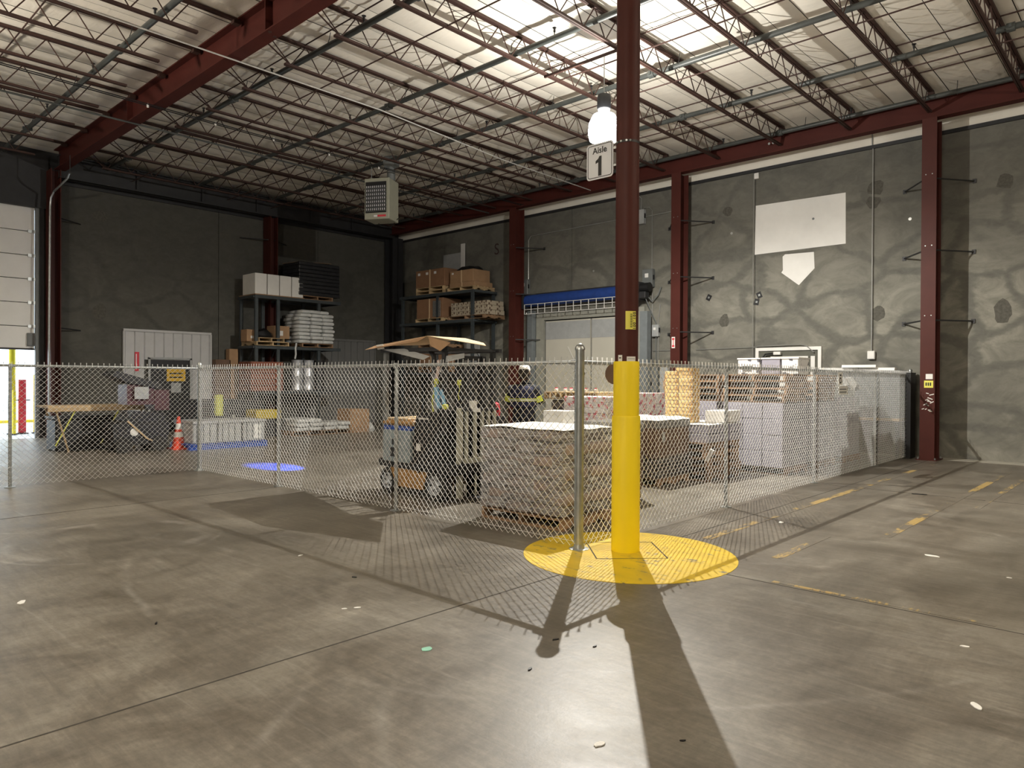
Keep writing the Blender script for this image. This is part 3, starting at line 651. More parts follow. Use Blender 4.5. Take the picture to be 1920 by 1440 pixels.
def fence(p0, p1, posts, label, ends=(True, True), fat=None, skip=(), low=True):
    """posts: distances along the run"""
    a, b = Vector(p0), Vector(p1); L = (b-a).length; rz = math.atan2(b.y-a.y, b.x-a.x)
    t = thing('chain_link_fence', label, 'fence', (a.x, a.y, 0), rz)
    for i, d in enumerate(posts):
        if i in skip: continue
        term = (i == 0 and ends[0]) or (i == len(posts)-1 and ends[1])
        if term:
            r = 0.044 if fat == i else 0.036; h = 1.97 if fat == i else 1.90
            p = MB().tube((d, 0.0, 0.01), (d, 0.0, h), r, 20).build('terminal_post', galv_m, t, True)
            MB().lathe([(r+0.006, h-0.02), (r+0.006, h+0.0), (r*0.8, h+0.03), (r*0.3, h+0.045), (0.002, h+0.046)], (d, 0, 0), 20).build('post_cap', galv_m, p, True)
            MB().lathe([(r+0.055, 0.0), (r+0.055, 0.008), (r+0.012, 0.012), (r+0.006, 0.05)], (d, 0, 0), 20).build('base_plate', galv_m, p, True)
            for z in (0.32, 0.70, 1.02, 1.40, 1.72): 
                MB().lathe([(r+0.001, z-0.012), (r+0.006, z-0.012), (r+0.006, z+0.012), (r+0.001, z+0.012)], (d, 0, 0), 20, close=False).build('tension_band', galv_m, p, True)
            s = 1 if d < L/2 else -1
            MB().box(d+s*(r+0.012)-0.003, d+s*(r+0.012)+0.003, -0.008, 0.008, 0.06, 1.85).build('tension_bar', galv_m, t)
            MB().tube((d, 0, 1.83), (d+s*0.10, 0, 1.83), 0.026, 12).build('rail_cup', galv_m, t, True)
        else:
            p = MB().tube((d, 0.03, 0.01), (d, 0.03, 1.80), 0.024, 16).build('line_post', galv_m, t, True)
            MB().lathe([(0.075, 0.0), (0.075, 0.008), (0.03, 0.012)], (d, 0.03, 0), 16).build('base_plate', galv_m, p, True)
            MB().lathe([(0.030, 1.79), (0.030, 1.80), (0.028, 1.855), (0.01, 1.86)], (d, 0.015, 0), 12).build('loop_cap', galv_m, p, True)
            for z in (0.3, 0.62, 0.95, 1.27, 1.58): MB().lathe([(0.025, z-0.003), (0.030, z), (0.025, z+0.003)], (d, 0.026, 0), 10, close=False).build('wire_tie', wire_m, p)
    for i in range(len(posts)-1):
        d0, d1 = posts[i], posts[i+1]
        MB().tube((d0, 0.012, 1.83), (d1, 0.012, 1.83), 0.0205, 16).build('top_rail', galv_m, t, True)
        f = piece('chain_link_fabric', fabric(d1-d0-0.02), t, (d0+0.01, -0.018, 0)); f['kind'] = 'stuff'
        if low: MB().tube((d0+0.03, -0.01, 0.07), (d1-0.03, -0.01, 0.07), 0.002, 5).build('bottom_tension_wire', wire_m, t)
    return t
CF = (-4.30, 5.60); LF = (-12.84, 5.60)
fence(LF, CF, [0.0, 2.72, 5.62, 8.54], 'long front run of silver chain link fence before the forklift', (True, True), 3)
fr_ = fence(CF, (-4.36, 17.62), [0.0, 3.20, 6.33, 9.58, 12.02], 'side run of chain link fence from the corner post to the right wall', (False, True), skip=(0,))
fl_ = fence((-12.80, -0.2), LF, [0.0, 2.96, 5.80], 'left run of chain link fence between the open floor and the dock door', (True, False), skip=(2,), low=False)
for (yy, zz, w, h, lb, dark) in ((13.0, 1.70, 0.20, 0.22, 'small square white notice with a black emblem on the side fence', True), (13.15, 1.50, 0.46, 0.15, 'wide white notice below the square one on the side fence', False), (17.35, 1.52, 0.28, 0.12, 'small white plate at the wall end of the side fence', False)):
    t = thing('fence_notice', lb, 'notice', (-4.31, yy, zz)); MB().box(-0.003, 0.003, -w/2, w/2, -h/2, h/2).build('plate', paper_m, t)
    if dark:
        MB().lathe([(0.03, 0), (0.055, 0)], (0.004, 0, -0.03), 16, 'x', close=False).build('emblem_ring', black_m, t); MB().box(0.003, 0.004, -0.04, 0.04, 0.05, 0.075).build('print_line', black_m, t)
    else:
        for k in range(2): MB().box(0.003, 0.004, -w*0.40, w*0.34, -h*0.28+k*h*0.34, -h*0.28+k*h*0.34+0.018).build('print_line', grey_m, t)
# dark slat between the fence end and the wall column
tag(MB().box(-4.31, -4.22, 17.1, 17.5, 0, 1.85).build('fence_end_board', black_m), 'black upright board between the fence end and the red wall column', 'board')

# ------------------------------------------------------------------ things on the right wall
YW = YR
def wallplate(name, mb, mat, label, cat, group=None): return tag(mb.build(name, mat), label, cat, group)
p = MB().prism([(-8.04, 6.17), (-5.83, 6.13), (-5.82, 4.92), (-8.06, 4.91)], YW-0.004, YW, 'y').build('painted_patch', white_m, wr); p['label'] = 'large white painted rectangle'
p = MB().prism([(-7.33, 4.78), (-7.27, 4.83), (-6.56, 4.81), (-6.54, 4.41), (-6.92, 4.03), (-7.36, 4.38), (-7.32, 4.44)], YW-0.004, YW, 'y').build('painted_patch', white_m, wr); p['label'] = 'white painted home-plate shape'
MB().tube((-6.58, YW-0.006, 5.62), (-6.58, YW-0.004, 5.62), 0.03, 8).build('bolt_hole', grey_m, wr)
def blob(cx, cz, r, up=0.0, seed=1):
    rnd = random.Random(seed); pts = []
    for i in range(12):
        a = 2*PI*i/12; q = r*rnd.uniform(0.75, 1.1); pts.append((cx+math.cos(a)*q, cz+math.sin(a)*q*(1.0+(up if math.sin(a) > 0 else 0))))
    return pts
spot_m = flat('dark_patch_concrete', (0.090, 0.086, 0.072), 0.9, 0, 0.25, 20)
for k, (x, z, r, u) in enumerate(((-8.82, 6.15, 0.14, 0), (-5.17, 6.12, 0.19, 0), (-5.22, 5.80, 0.16, 0), (-2.68, 5.82, 0.17, 0), (-8.88, 3.22, 0.15, 0.8), (-2.70, 3.05, 0.17, 0.9), (-5.11, 3.20, 0.16, 0.5))):
    MB().prism(blob(x, z, r, u, k), YW-0.003, YW, 'y').build('lifting_pocket_patch', spot_m, wr)
for k, (y, z, r, u) in enumerate(((7.07, 6.32, 0.20, -0.3), (7.06, 3.5, 0.20, 0.6), (10.74, 6.31, 0.16, 0), (13.9, 6.2, 0.15, 0), (16.3, 6.1, 0.12, 0), (13.6, 3.4, 0.13, 0.4), (16.4, 3.6, 0.12, 0.3))):
    MB().prism(blob(y, z, r, u, k+20), XL, XL+0.003, 'x').build('lifting_pocket_patch', spot_m, wl)
for x, z, a in ((-9.34, 3.9, 0.5), (-7.93, 3.86, -0.4), (-8.0, 3.69, 0.2)):
    q = MB().cbox((x, YW-0.004, z), (0.13, 0.006, 0.16), (0, a, 0)).build('small_plate', black_m, wr)
    MB().cbox((x, YW-0.008, z), (0.05, 0.003, 0.05), (0, a, 0)).build('bolt', galv_m, q)
for x, z in ((-7.1-1.6, 5.55), (-4.45, 5.3), (-13.2, 5.0), (-2.0, 4.9)): MB().tube((x, YW-0.005, z), (x, YW, z), 0.035, 8).build('tie_hole', cond_m, wr)
text('S', 0.55, flat('graffiti', (0.05, 0.025, 0.025), 0.8), (-17.35, YW-0.003, 6.15), (PI/2, 0, 0), wr, 'painted_letter')
# conduits and boxes
t = thing('conduit_drop', 'long vertical conduit with a white switch box at its foot beside the white rectangle', 'conduit', (-5.22, YW, 2.3))
MB().path([(-0.02, -0.06, 5.2), (-0.02, -0.03, 4.80), (0, -0.03, 4.7), (0, -0.03, 0.05)], 0.017, 6).build('conduit', cond_m, t, True)
MB().chamfer(-0.08, 0.08, -0.09, -0.005, -0.13, 0.06, 0.012).build('switch_box', white_m, t)
t = thing('conduit_drop', 'thin conduit running down the left edge of the white painted rectangle', 'conduit', (-8.09, YW, 2.6))
MB().path([(0.0, -0.02, 4.40), (0, -0.02, -2.58)], 0.011, 6).build('conduit', cond_m, t, True); MB().chamfer(0.02, 0.14, -0.06, -0.005, 4.25, 4.40, 0.01).build('junction_box', white_m, t)
t = thing('conduit_run', 'horizontal conduit on the right wall bending down to the white side door', 'conduit', (-9.7, YW, 2.5))
MB().path([(0.0, -0.02, 0.0), (1.7, -0.02, 0.02), (1.75, -0.05, 0.04), (2.85, -0.06, 0.06), (3.0, -0.06, 0.02), (3.18, -0.06, -0.14)], 0.013, 6).build('conduit', cond_m, t, True)
MB().path([(-2.0, -0.02, 0.0), (-0.3, -0.02, 0.0)], 0.013, 6).build('conduit', cond_m, t, True)
# side door
d = struct('door_1', MB().box(-7.92, -6.43, YW-0.012, YW, 0, 2.43), flat('door_recess', (0.10, 0.10, 0.08), 0.7))
MB().box(-8.0, -7.92, YW-0.05, YW, 0, 2.5).box(-6.43, -6.35, YW-0.05, YW, 0, 2.5).box(-7.92, -6.43, YW-0.05, YW, 2.42, 2.5).build('door_frame', white_m, d)
MB().box(-7.60, -6.66, YW-0.06, YW-0.012, 0.02, 2.27).build('door_leaf', white_m, d)
MB().box(-6.60, -6.50, YW-0.05, YW-0.012, 0.02, 2.27).build('door_jamb', white_m, d)
MB().chamfer(-7.50, -7.32, YW-0.14, YW-0.05, 2.31, 2.39, 0.01).build('door_closer', white_m, d); MB().path([(-7.5, YW-0.1, 2.35), (-7.72, YW-0.1, 2.33), (-7.80, YW-0.1, 2.22)], 0.02, 6).build('closer_arm', black_m, d)
MB().tube((-6.75, YW-0.08, 1.0), (-6.75, YW-0.06, 1.0), 0.03, 12).build('door_knob', galv_m, d)
# roller door with its cream sliding leaves
d = struct('door_2', MB().box(-15.1, -11.6, YW-0.03, YW, 0, 3.62), black_m)
frx = flat('door_frame_grey', (0.30, 0.30, 0.26), 0.6, 0, 0.1)
MB().box(-15.42, -15.10, YW-0.12, YW, 0, 3.78).build('door_frame', frx, d); MB().box(-11.62, -11.30, YW-0.12, YW, 0, 3.78).build('door_frame', frx, d)
MB().box(-15.10, -11.62, YW-0.12, YW, 3.58, 3.78).build('door_frame', frx, d)
for a, b in ((-15.02, -13.24), (-13.18, -11.66)):
    MB().box(a, b, YW-0.10, YW-0.04, 0.03, 3.54).build('door_leaf', cream_m, d); MB().box(a, b, YW-0.108, YW-0.10, 2.95, 3.50).build('leaf_head_panel', lgrey_m, d)
MB().path([(-14.1, YW-0.115, 2.7), (-13.8, YW-0.115, 2.2), (-13.55, YW-0.115, 1.6)], 0.008, 5).build('pull_rope', white_m, d)
t = thing('roller_curtain', 'rolled blue curtain housing above the cream sliding door', 'roller', (-13.4, YW-0.3, 4.2))
MB().tube((-2.25, 0.0, 0.02), (2.05, 0.0, 0.02), 0.19, 20).build('curtain_roll', blue_m, t, True)
MB().box(-2.28, 2.08, 0.05, 0.30, 0.22, 0.25).build('cover_plate', dark_m, t); MB().box(-2.32, -2.25, -0.2, 0.3, -0.25, 0.26).box(2.05, 2.12, -0.2, 0.3, -0.25, 0.26).build('end_bracket', dark_m, t)
g = MB()
for z in (-0.27, -0.42): g.box(-2.25, 2.1, -0.16, -0.145, z-0.008, z+0.008)
g.box(-2.25, 2.1, -0.16, -0.145, -0.12, -0.105)
g.build('grid_rail', white_m, t)
bar = MB().box(-0.008, 0.008, -0.16, -0.145, -0.42, -0.11).mesh('grid_bar', white_m)
for k in range(16): piece('grid_bar', bar, t, (-2.24+k*0.288, 0, 0))
t = thing('door_motor', 'dark motor and chain drive at the right end of the blue curtain roll', 'motor', (-11.25, YW-0.3, 4.2))
MB().tube((-0.1, 0, 0.1), (0.25, 0, 0.1), 0.13, 16).build('motor_body', black_m, t, True); MB().chamfer(-0.05, 0.16, -0.12, 0.12, -0.22, -0.02, 0.02).build('gear_box', dark_m, t)
MB().path([(0.1, 0.05, -0.1), (0.22, 0.15, -0.3), (0.38, 0.22, -0.12), (0.46, 0.25, 0.1)], 0.02, 6).build('motor_cable', grey_m, t, True)
MB().path([(0.1, 0.0, -0.2), (0.2, 0.15, -0.6), (0.3, 0.25, -0.9), (0.3, 0.27, -4.0)], 0.015, 6).build('motor_cable', grey_m, t, True)
t = thing('door_guard_post', 'grey steel post guarding the right side of the cream sliding door', 'post', (-11.05, YW-0.45, 0))
MB().box(-0.12, 0.12, -0.1, 0.1, 0, 3.6).build('post', flat('post_grey', (0.17, 0.19, 0.20), 0.5), t)
t = thing('door_guard_post', 'grey steel channel at the left side of the cream sliding door', 'post', (-15.55, YW-0.2, 0))
MB().box(-0.10, 0.10, -0.1, 0.1, 0, 3.9).build('post', MATS['post_grey'], t)
def ebox(x, z, w, h, d_, mat, label, cond=(), win=True):
    t = thing('switch_box', label, 'electrical box', (x, YW, z)); MB().chamfer(-w/2, w/2, -d_, -0.003, -h/2, h/2, 0.012).build('enclosure', mat, t)
    if win: MB().box(-w*0.22, w*0.12, -d_-0.004, -d_, 0.02, h*0.26).build('label', paper_m, t)
    MB().box(w/2, w/2+0.03, -d_*0.8, -d_*0.6, -0.05, 0.08).build('lever', black_m, t)
    for pts in cond: MB().path([(a, -0.03, b) for a, b in pts], 0.014, 6).build('conduit', cond_m, t, True)
ebox(-11.19, 4.58, 0.34, 0.52, 0.16, grey_m, 'grey disconnect switch beside the blue roller door', [[(0.08, 0.26), (0.08, 1.95), (-0.02, 2.05), (-0.2, 2.07)], [(0.1, -0.26), (0.1, -4.4)]])
ebox(-15.95, 4.72, 0.34, 0.50, 0.16, grey_m, 'grey switch box left of the blue roller door', [[(0.1, 0.25), (0.1, 1.55), (0.2, 1.68), (4.2, 1.72)], [(0.02, -0.25), (0.02, -4.5)]])
ebox(-11.49, 6.38, 0.32, 0.42, 0.14, lgrey_m, 'pale junction box high on the wall beside the main column', [[(0.16, 0.0), (1.1, 0.02), (1.25, -0.1), (1.25, -5.2)], [(0, 0.21), (0.02, 0.55), (-0.15, 0.7)]], False)
ebox(-10.95, 3.07, 0.22, 0.34, 0.12, lgrey_m, 'small pale control box left of the middle wall column', [[(0.06, -0.17), (0.06, -2.6)], [(0.05, 0.17), (0.12, 0.75)]])
t = thing('electrical_cabinet', 'grey electrical cabinet low on the wall behind the yellow cartons', 'cabinet', (-11.05, YW, 1.6))
MB().chamfer(-0.55, 0.30, -0.3, -0.003, -0.45, 0.5, 0.015).build('enclosure', grey_m, t); MB().chamfer(0.34, 0.60, -0.25, -0.003, -0.5, 0.5, 0.015).build('side_enclosure', lgrey_m, t)
MB().box(-0.15, -0.08, -0.306, -0.30, -0.30, -0.24).box(-0.15, -0.08, -0.306, -0.30, 0.02, 0.08).build('label', paper_m, t); MB().box(0.1, 0.13, -0.33, -0.30, -0.1, 0.1).build('handle', black_m, t)
MB().box(-0.5, 0.55, -0.25, -0.05, -1.6, -0.5).build('base_stand', dark_m, t)
t = thing('pallet_board', 'pale board leaning high above the cartons in the far corner', 'board', (-19.5, YW, 5.6))
MB().box(-0.55, 0.55, -0.06, -0.02, -0.3, 0.65).build('board', lgrey_m, t); MB().box(0.42, 0.62, -0.09, -0.06, -0.4, 0.95).build('batten', white_m, t)

# ------------------------------------------------------------------ dock door and left wall
dk = struct('door_3', MB().box(XL-0.10, XL-0.06, 2.0, 5.5, 6.2, 6.3), dock_m)
MB().box(XL-0.13, XL-0.095, 2.0, 5.46, 2.43, 6.24).build('daylight_block', dark_m, dk)  # added slab behind the sections, keeps daylight out of their seams
zs = [2.43, 3.03, 3.67, 4.31, 4.95, 5.60, 6.24]
for a, b in zip(zs[:-1], zs[1:]):
    MB().chamfer(XL-0.09, XL-0.04, 2.0, 5.46, a+0.008, b-0.008, 0.008).build('door_section', dock_m, dk)
MB().box(XL-0.09, XL-0.03, 2.0, 5.46, 2.39, 2.438).build('bottom_seal', black_m, dk)
MB().box(XL-0.08, XL+0.02, 5.47, 5.60, 0, 6.3).build('door_track', grey_m, dk); MB().box(XL-0.15, XL+0.08, 5.56, 5.66, 0, 6.3).build('door_jamb', dark_m, dk)
MB().box(XL-0.15, XL+0.05, 1.85, 2.0, 0, 6.3).build('door_jamb', dark_m, dk)
for z in zs[1:-1]: MB().box(XL-0.035, XL+0.0, 5.30, 5.5, z-0.04, z+0.04).build('hinge', galv_m, dk)
MB().chamfer(XL-0.03, XL+0.05, 5.28, 5.46, 2.5, 2.85, 0.01).build('door_handle', grey_m, dk)
t = thing('conduit_drop', 'bright conduit dropping beside the white dock door from the roof beam', 'conduit', (-22.1, 5.62, 0))
MB().path([(1.4, 0.1, 6.85), (1.2, 0.1, 6.75), (0.1, 0.08, 6.6), (0.0, 0.04, 6.45), (0.0, 0.02, 6.2), (0.0, 0.0, 3.0), (0.0, 0, 0.02)], 0.026, 8).build('conduit', galv_m, t, True)
MB().path([(1.4, 0.1, 7.3), (1.4, 0.1, 6.86)], 0.01, 5).build('hanger_rod', dark_m, t)
def ribbed(y0, y1, z1, label, hole=None, name='ribbed_partition', mat=None):
    t = thing(name, label, 'partition', (XL, (y0+y1)/2, 0)); 
    yy = y0; k = 0
    while yy < y1-0.02:
        w = min(0.28, y1-yy)
        segs = [(0, z1)]
        if hole and yy+w > hole[0] and yy < hole[1]: segs = [(hole[2], z1)]
        for a, b in segs:
            mb = MB().box(0.02, 0.06, yy+0.005, yy+w-0.005, a, b)
            mb.box(0.06, 0.075, yy+0.02, yy+0.07, a, b); mb.build('ribbed_panel', mat or corr_m, t, world=False).location = (0, -(y0+y1)/2, 0)
        yy += w; k += 1
    fr = MB().box(0.02, 0.10, y0-0.03, y1+0.03, z1, z1+0.07).box(0.02, 0.10, y0-0.04, y0, 0, z1).box(0.02, 0.10, y1, y1+0.04, 0, z1)
    fr.build('edge_trim', mat or corr_m, t).location = (0, -(y0+y1)/2, 0)
    return t
rp = ribbed(7.7, 10.25, 3.03, 'white ribbed partition with a dark doorway left of the loaded rack', (8.40, 9.62, 2.2))
o = -(7.7+10.25)/2
MB().box(0.0, 0.03, 8.42+o, 9.60+o, 0, 2.22).build('dark_doorway', black_m, rp); MB().box(0.06, 0.11, 8.36+o, 8.42+o, 0, 2.26).box(0.06, 0.11, 9.60+o, 9.66+o, 0, 2.26).box(0.06, 0.11, 8.36+o, 9.66+o, 2.22, 2.28).build('doorway_frame', lgrey_m, rp)
MB().box(0.08, 0.10, 7.98+o, 8.10+o, 1.85, 2.42).build('label', redp_m, rp)['label'] = 'narrow red and white sign'
MB().box(0.10, 0.105, 8.005+o, 8.03+o, 1.9, 2.36).build('label_stripe', paper_m, rp)
ribbed(13.9, 16.65, 3.05, 'grey white ribbed partition between the loaded rack and the corner', mat=flat('ribbed_grey_panel', (0.17, 0.17, 0.165), 0.5, 0, 0.04))

# ------------------------------------------------------------------ pallets
_b = MB().box(-0.6, 0.6, -0.05, 0.05, -0.009, 0.009).mesh('deck_board', wood_m)
_bl = MB().box(-0.6, 0.6, -0.045, 0.045, -0.009, 0.009).mesh('bottom_board', wood_m)
mb = MB()
mb.prism([(-0.5, 0.0), (-0.5, 0.09), (0.5, 0.09), (0.5, 0.0), (0.34, 0.0), (0.31, 0.035), (0.19, 0.035), (0.16, 0.0), (-0.16, 0.0), (-0.19, 0.035), (-0.31, 0.035), (-0.34, 0.0)], -0.02, 0.02, 'x')
_s = mb.mesh('stringer', wood_m)
_b2, _bl2, _s2 = [m.copy() for m in (_b, _bl, _s)]
for m in (_b2, _bl2, _s2): m.materials[0] = woodp_m
PH = 0.126
def pallet(x, y, z, rz=0.0, label='', group=None, pale=False, cat='pallet', s=(1, 1, 1)):
    t = thing('wooden_pallet', label, cat, (x, y, z), rz, group); t.scale = s
    B, L_, S_ = (_b2, _bl2, _s2) if pale else (_b, _bl, _s)
    for k in range(7): piece('deck_board', B, t, (0, -0.45+k*0.15, 0.117), (0, 0, 0))
    for yy in (-0.45, 0, 0.45): piece('bottom_board', L_, t, (0, yy, 0.009))
    for xx in (-0.57, 0, 0.57): piece('stringer', S_, t, (xx, 0, 0.018))
    return t
def bagpile(cx, cy, z0, nx, ny, nz, dx, dy, dz, mat, name, label, cat, jitter=0.02, parent=None, group=None, dome=0.0, ovl=1.08):
    """soft rounded bags or cartons laid in courses, each a piece of the load"""
    t = thing(name, label, cat, (cx, cy, z0), 0, group)
    mes = []
    for s in range(3):
        rnd = random.Random(s+len(name) % 5); mb = MB(); U, V = 10, 6
        for j in range(V+1):
            ph = -PI/2+PI*j/V
            for i in range(U):
                th = 2*PI*i/U; e = 0.45
                sg = lambda a, p: math.copysign(abs(a)**p, a)
                mb.v.append((sg(math.cos(th), e)*sg(math.cos(ph), 0.35)*dx/2*ovl*0.96*rnd.uniform(0.97, 1.02), sg(math.sin(th), e)*sg(math.cos(ph), 0.35)*dy/2*ovl*rnd.uniform(0.96, 1.03), sg(math.sin(ph), 0.6)*dz/2*1.05+rnd.uniform(-1, 1)*dz*0.04))
        for j in range(V):
            for i in range(U): mb.f.append((j*U+i, j*U+(i+1) % U, (j+1)*U+(i+1) % U, (j+1)*U+i))
        mes.append(mb.mesh('bag', mat, True))
    rnd = random.Random(3)
    for k in range(nz):
        shrink = 1.0
        if dome and k > nz*0.6: shrink = math.sqrt(max(0.12, 1-((k-nz*0.6)/(nz*0.42))**2))
        for i in range(nx):
            for j in range(ny):
                x = (i-(nx-1)/2)*dx*shrink+(0.5*dx*0.3 if k % 2 else -0.5*dx*0.3)*(1 if nx > 2 else 0.3)+rnd.uniform(-1, 1)*jitter; y = (j-(ny-1)/2)*dy*shrink+rnd.uniform(-1, 1)*jitter
                if dome and (k > nz*0.6) and not (abs(i-(nx-1)/2)*shrink < nx) : continue
                piece('bag', mes[(i+j+k) % 3], t, (x, y, dz*(k+0.5)), (rnd.uniform(-1, 1)*0.03, 0, rnd.uniform(-1, 1)*0.04))
    return t
def cartons(x0, x1, y0, y1, z0, nx, ny, nz, dz, mat, name, label, group=None, gap=0.006, b=0.006, jit=0.004, only_shell=True, miss=()):
    cx, cy = (x0+x1)/2, (y0+y1)/2; t = thing(name, label, 'cartons', (cx, cy, z0), 0, group)
    dx, dy = (x1-x0)/nx, (y1-y0)/ny; me = MB().chamfer(-dx/2+gap/2, dx/2-gap/2, -dy/2+gap/2, dy/2-gap/2, -dz/2+gap/2, dz/2-gap/2, b).mesh('carton', mat)
    rnd = random.Random(5)
    for k in range(nz):
        for i in range(nx):
            for j in range(ny):
                if only_shell and 0 < i < nx-1 and 0 < j < ny-1 and k < nz-1: continue
                if (i, j, k) in miss: continue
                piece('carton', me, t, ((i+0.5)*dx-(x1-x0)/2+rnd.uniform(-1, 1)*jit, (j+0.5)*dy-(y1-y0)/2+rnd.uniform(-1, 1)*jit, (k+0.5)*dz))
    return t
def film(x0, x1, y0, y1, z0, z1, t, mat=wrap_m, bulge=0.012, seed=1, top=False):
    """stretch film shell as part of a load, creased"""
    rnd = random.Random(seed); mb = MB(); N = 40; per = []
    for (a, b, c, d) in ((x0, y0, x1, y0), (x1, y0, x1, y1), (x1, y1, x0, y1), (x0, y1, x0, y0)):
        m = 14
        for i in range(m): per.append((a+(c-a)*i/m, b+(d-b)*i/m))
    cx, cy = (x0+x1)/2, (y0+y1)/2; m = len(per)
    for j in range(N+1):
        z = z0+(z1-z0)*j/N
        for (x, y) in per:
            q = 1+bulge*(2.2*abs(math.sin(PI*(z-0.126)/0.138))**0.5+rnd.uniform(0, 0.45)); mb.v.append((cx+(x-cx)*q, cy+(y-cy)*q, z+rnd.uniform(-1, 1)*0.003))
    for j in range(N):
        for i in range(m): mb.f.append((j*m+i, j*m+(i+1) % m, (j+1)*m+(i+1) % m, (j+1)*m+i))
    return mb.build('stretch_wrap', mat, t, False, True)
def sheet(x0, x1, y0, y1, z, t, mat=paper_m, sag=0.01, name='cap_sheet', lip=0.02):
    mb = MB(); n = 8; rnd = random.Random(2)
    for j in range(n+1):
        for i in range(n+1):
            e = i in (0, n) or j in (0, n)
            mb.v.append((x0+(x1-x0)*i/n, y0+(y1-y0)*j/n, z+(-lip*rnd.uniform(0.2, 1) if e else rnd.uniform(0, sag))))
    for j in range(n):
        for i in range(n): a = j*(n+1)+i; mb.f.append((a, a+1, a+n+2, a+n+1))
    k = len(mb.v); mb.v += [(a, b, c-0.004) for a, b, c in mb.v]; mb.f += [tuple(q+k for q in f[::-1]) for f in mb.f]
    for i in range(n):
        for a, b in ((i, i+1), (n*(n+1)+i, n*(n+1)+i+1), (i*(n+1), (i+1)*(n+1)), (i*(n+1)+n, (i+1)*(n+1)+n)): mb.f.append((a, b, b+k, a+k))
    return mb.build(name, mat, t, False, True)

# A: the shrink-wrapped load of bags just behind the corner post
pallet(-5.54, 6.56, 0, 0.0, 'wooden pallet under the shrink-wrapped bags right behind the corner post', s=(1.05, 0.92, 1))
A = bagpile(-5.54, 6.56, PH, 3, 2, 7, 0.41, 0.46, 0.138, bag_m, 'wrapped_bag_load', 'shrink-wrapped brown bag stack with a white top right behind the corner post', 'pallet load', 0.012)
film(-6.16, -4.92, 6.10, 7.02, 0.16, 1.09, A, wrap_m, 0.012)
sheet(-6.17, -4.90, 6.10, 7.03, 1.118, A)
# B: brown carton load right of the yellow guard
pallet(-6.50, 10.17, 0, 0.0, 'dark wooden pallet under the big brown box right of the yellow guard', s=(1.0, 0.98, 1))
B = thing('wrapped_box_load', 'big brown box on a wrapped dark lower tier, right of the yellow guard', 'pallet load', (-6.50, 10.17, PH))
MB().chamfer(-0.57, 0.57, -0.50, 0.50, 0.0, 0.27, 0.03).build('lower_tier', dcard_m, B)
mb = MB(); 
for k in range(5): mb.box(-0.59, 0.59, -0.52, 0.52, 0.04+k*0.05, 0.055+k*0.05)
mb.build('strapping', black_m, B)
MB().chamfer(-0.57, 0.58, -0.50, 0.50, 0.30, 0.90, 0.02).build('brown_box', dcard_m, B)
MB().box(-0.58, 0.59, -0.51, 0.51, 0.78, 0.905).build('grey_film_band', flat('grey_film', (0.16, 0.155, 0.145), 0.3, 0, 0.3, 20, 0.6, 25), B)
MB().box(-0.22, 0.02, -0.525, -0.52, 0.10, 0.22).build('label', paper_m, B); MB().box(0.582, 0.59, -0.35, -0.27, 0.56, 0.72).build('label', lgrey_m, B)
film(-7.10, -5.90, 9.65, 10.69, 0.13, 0.50, B, wraplow_m, 0.02, 4)
sheet(-7.10, -5.90, 9.65, 10.69, 1.045, B, paper_m, 0.03)
# C: stack of used pallets carrying white cartons
for k in range(5):
    pallet(-6.15+random.uniform(-0.02, 0.02), 11.32+random.uniform(-0.02, 0.02), PH*k, random.uniform(-0.03, 0.03), ['bottom', 'second', 'third', 'fourth', 'topmost'][k]+' pallet of the stack carrying the white cartons by the side fence', 'pallets under the white cartons', s=(0.88, 1.2, 1))
Cc = cartons(-6.68, -5.62, 10.76, 11.96, PH*5, 3, 3, 2, 0.15, lav_m, 'white_carton_layer', 'two low courses of white cartons on the used pallet stack', gap=0.01)
sheet(-6.68, -5.62, 10.76, 11.96, PH*5+0.312, Cc, paper_m, 0.006)
MB().cbox((-5.55, 10.66, 0.45), (0.07, 0.03, 0.24), (0.4, 0.5, 0.3)).build('hanging_film_scrap', paper_m, Cc, world=True)
yc = cartons(-6.50, -5.97, 10.86, 11.12, PH*5+0.32, 2, 1, 7, 0.124, ycart_m, 'yellow_carton_stack', 'tall stack of yellow printed cartons on the white carton layer')
t = thing('yellow_carton', 'single yellow printed carton lying on top of the tall yellow stack', 'carton', (-6.14, 10.99, PH*5+0.32+7*0.124))
MB().chamfer(-0.15, 0.15, -0.13, 0.13, 0.0, 0.075, 0.006).build('carton', ycart_m, t)
Wb = thing('white_carton', 'white boxed carton behind the yellow stack on the pallet stack', 'carton', (-5.80, 11.62, PH*5+0.316)); MB().chamfer(-0.18, 0.18, -0.3, 0.3, 0, 0.2, 0.006).build('carton', white_m, Wb)
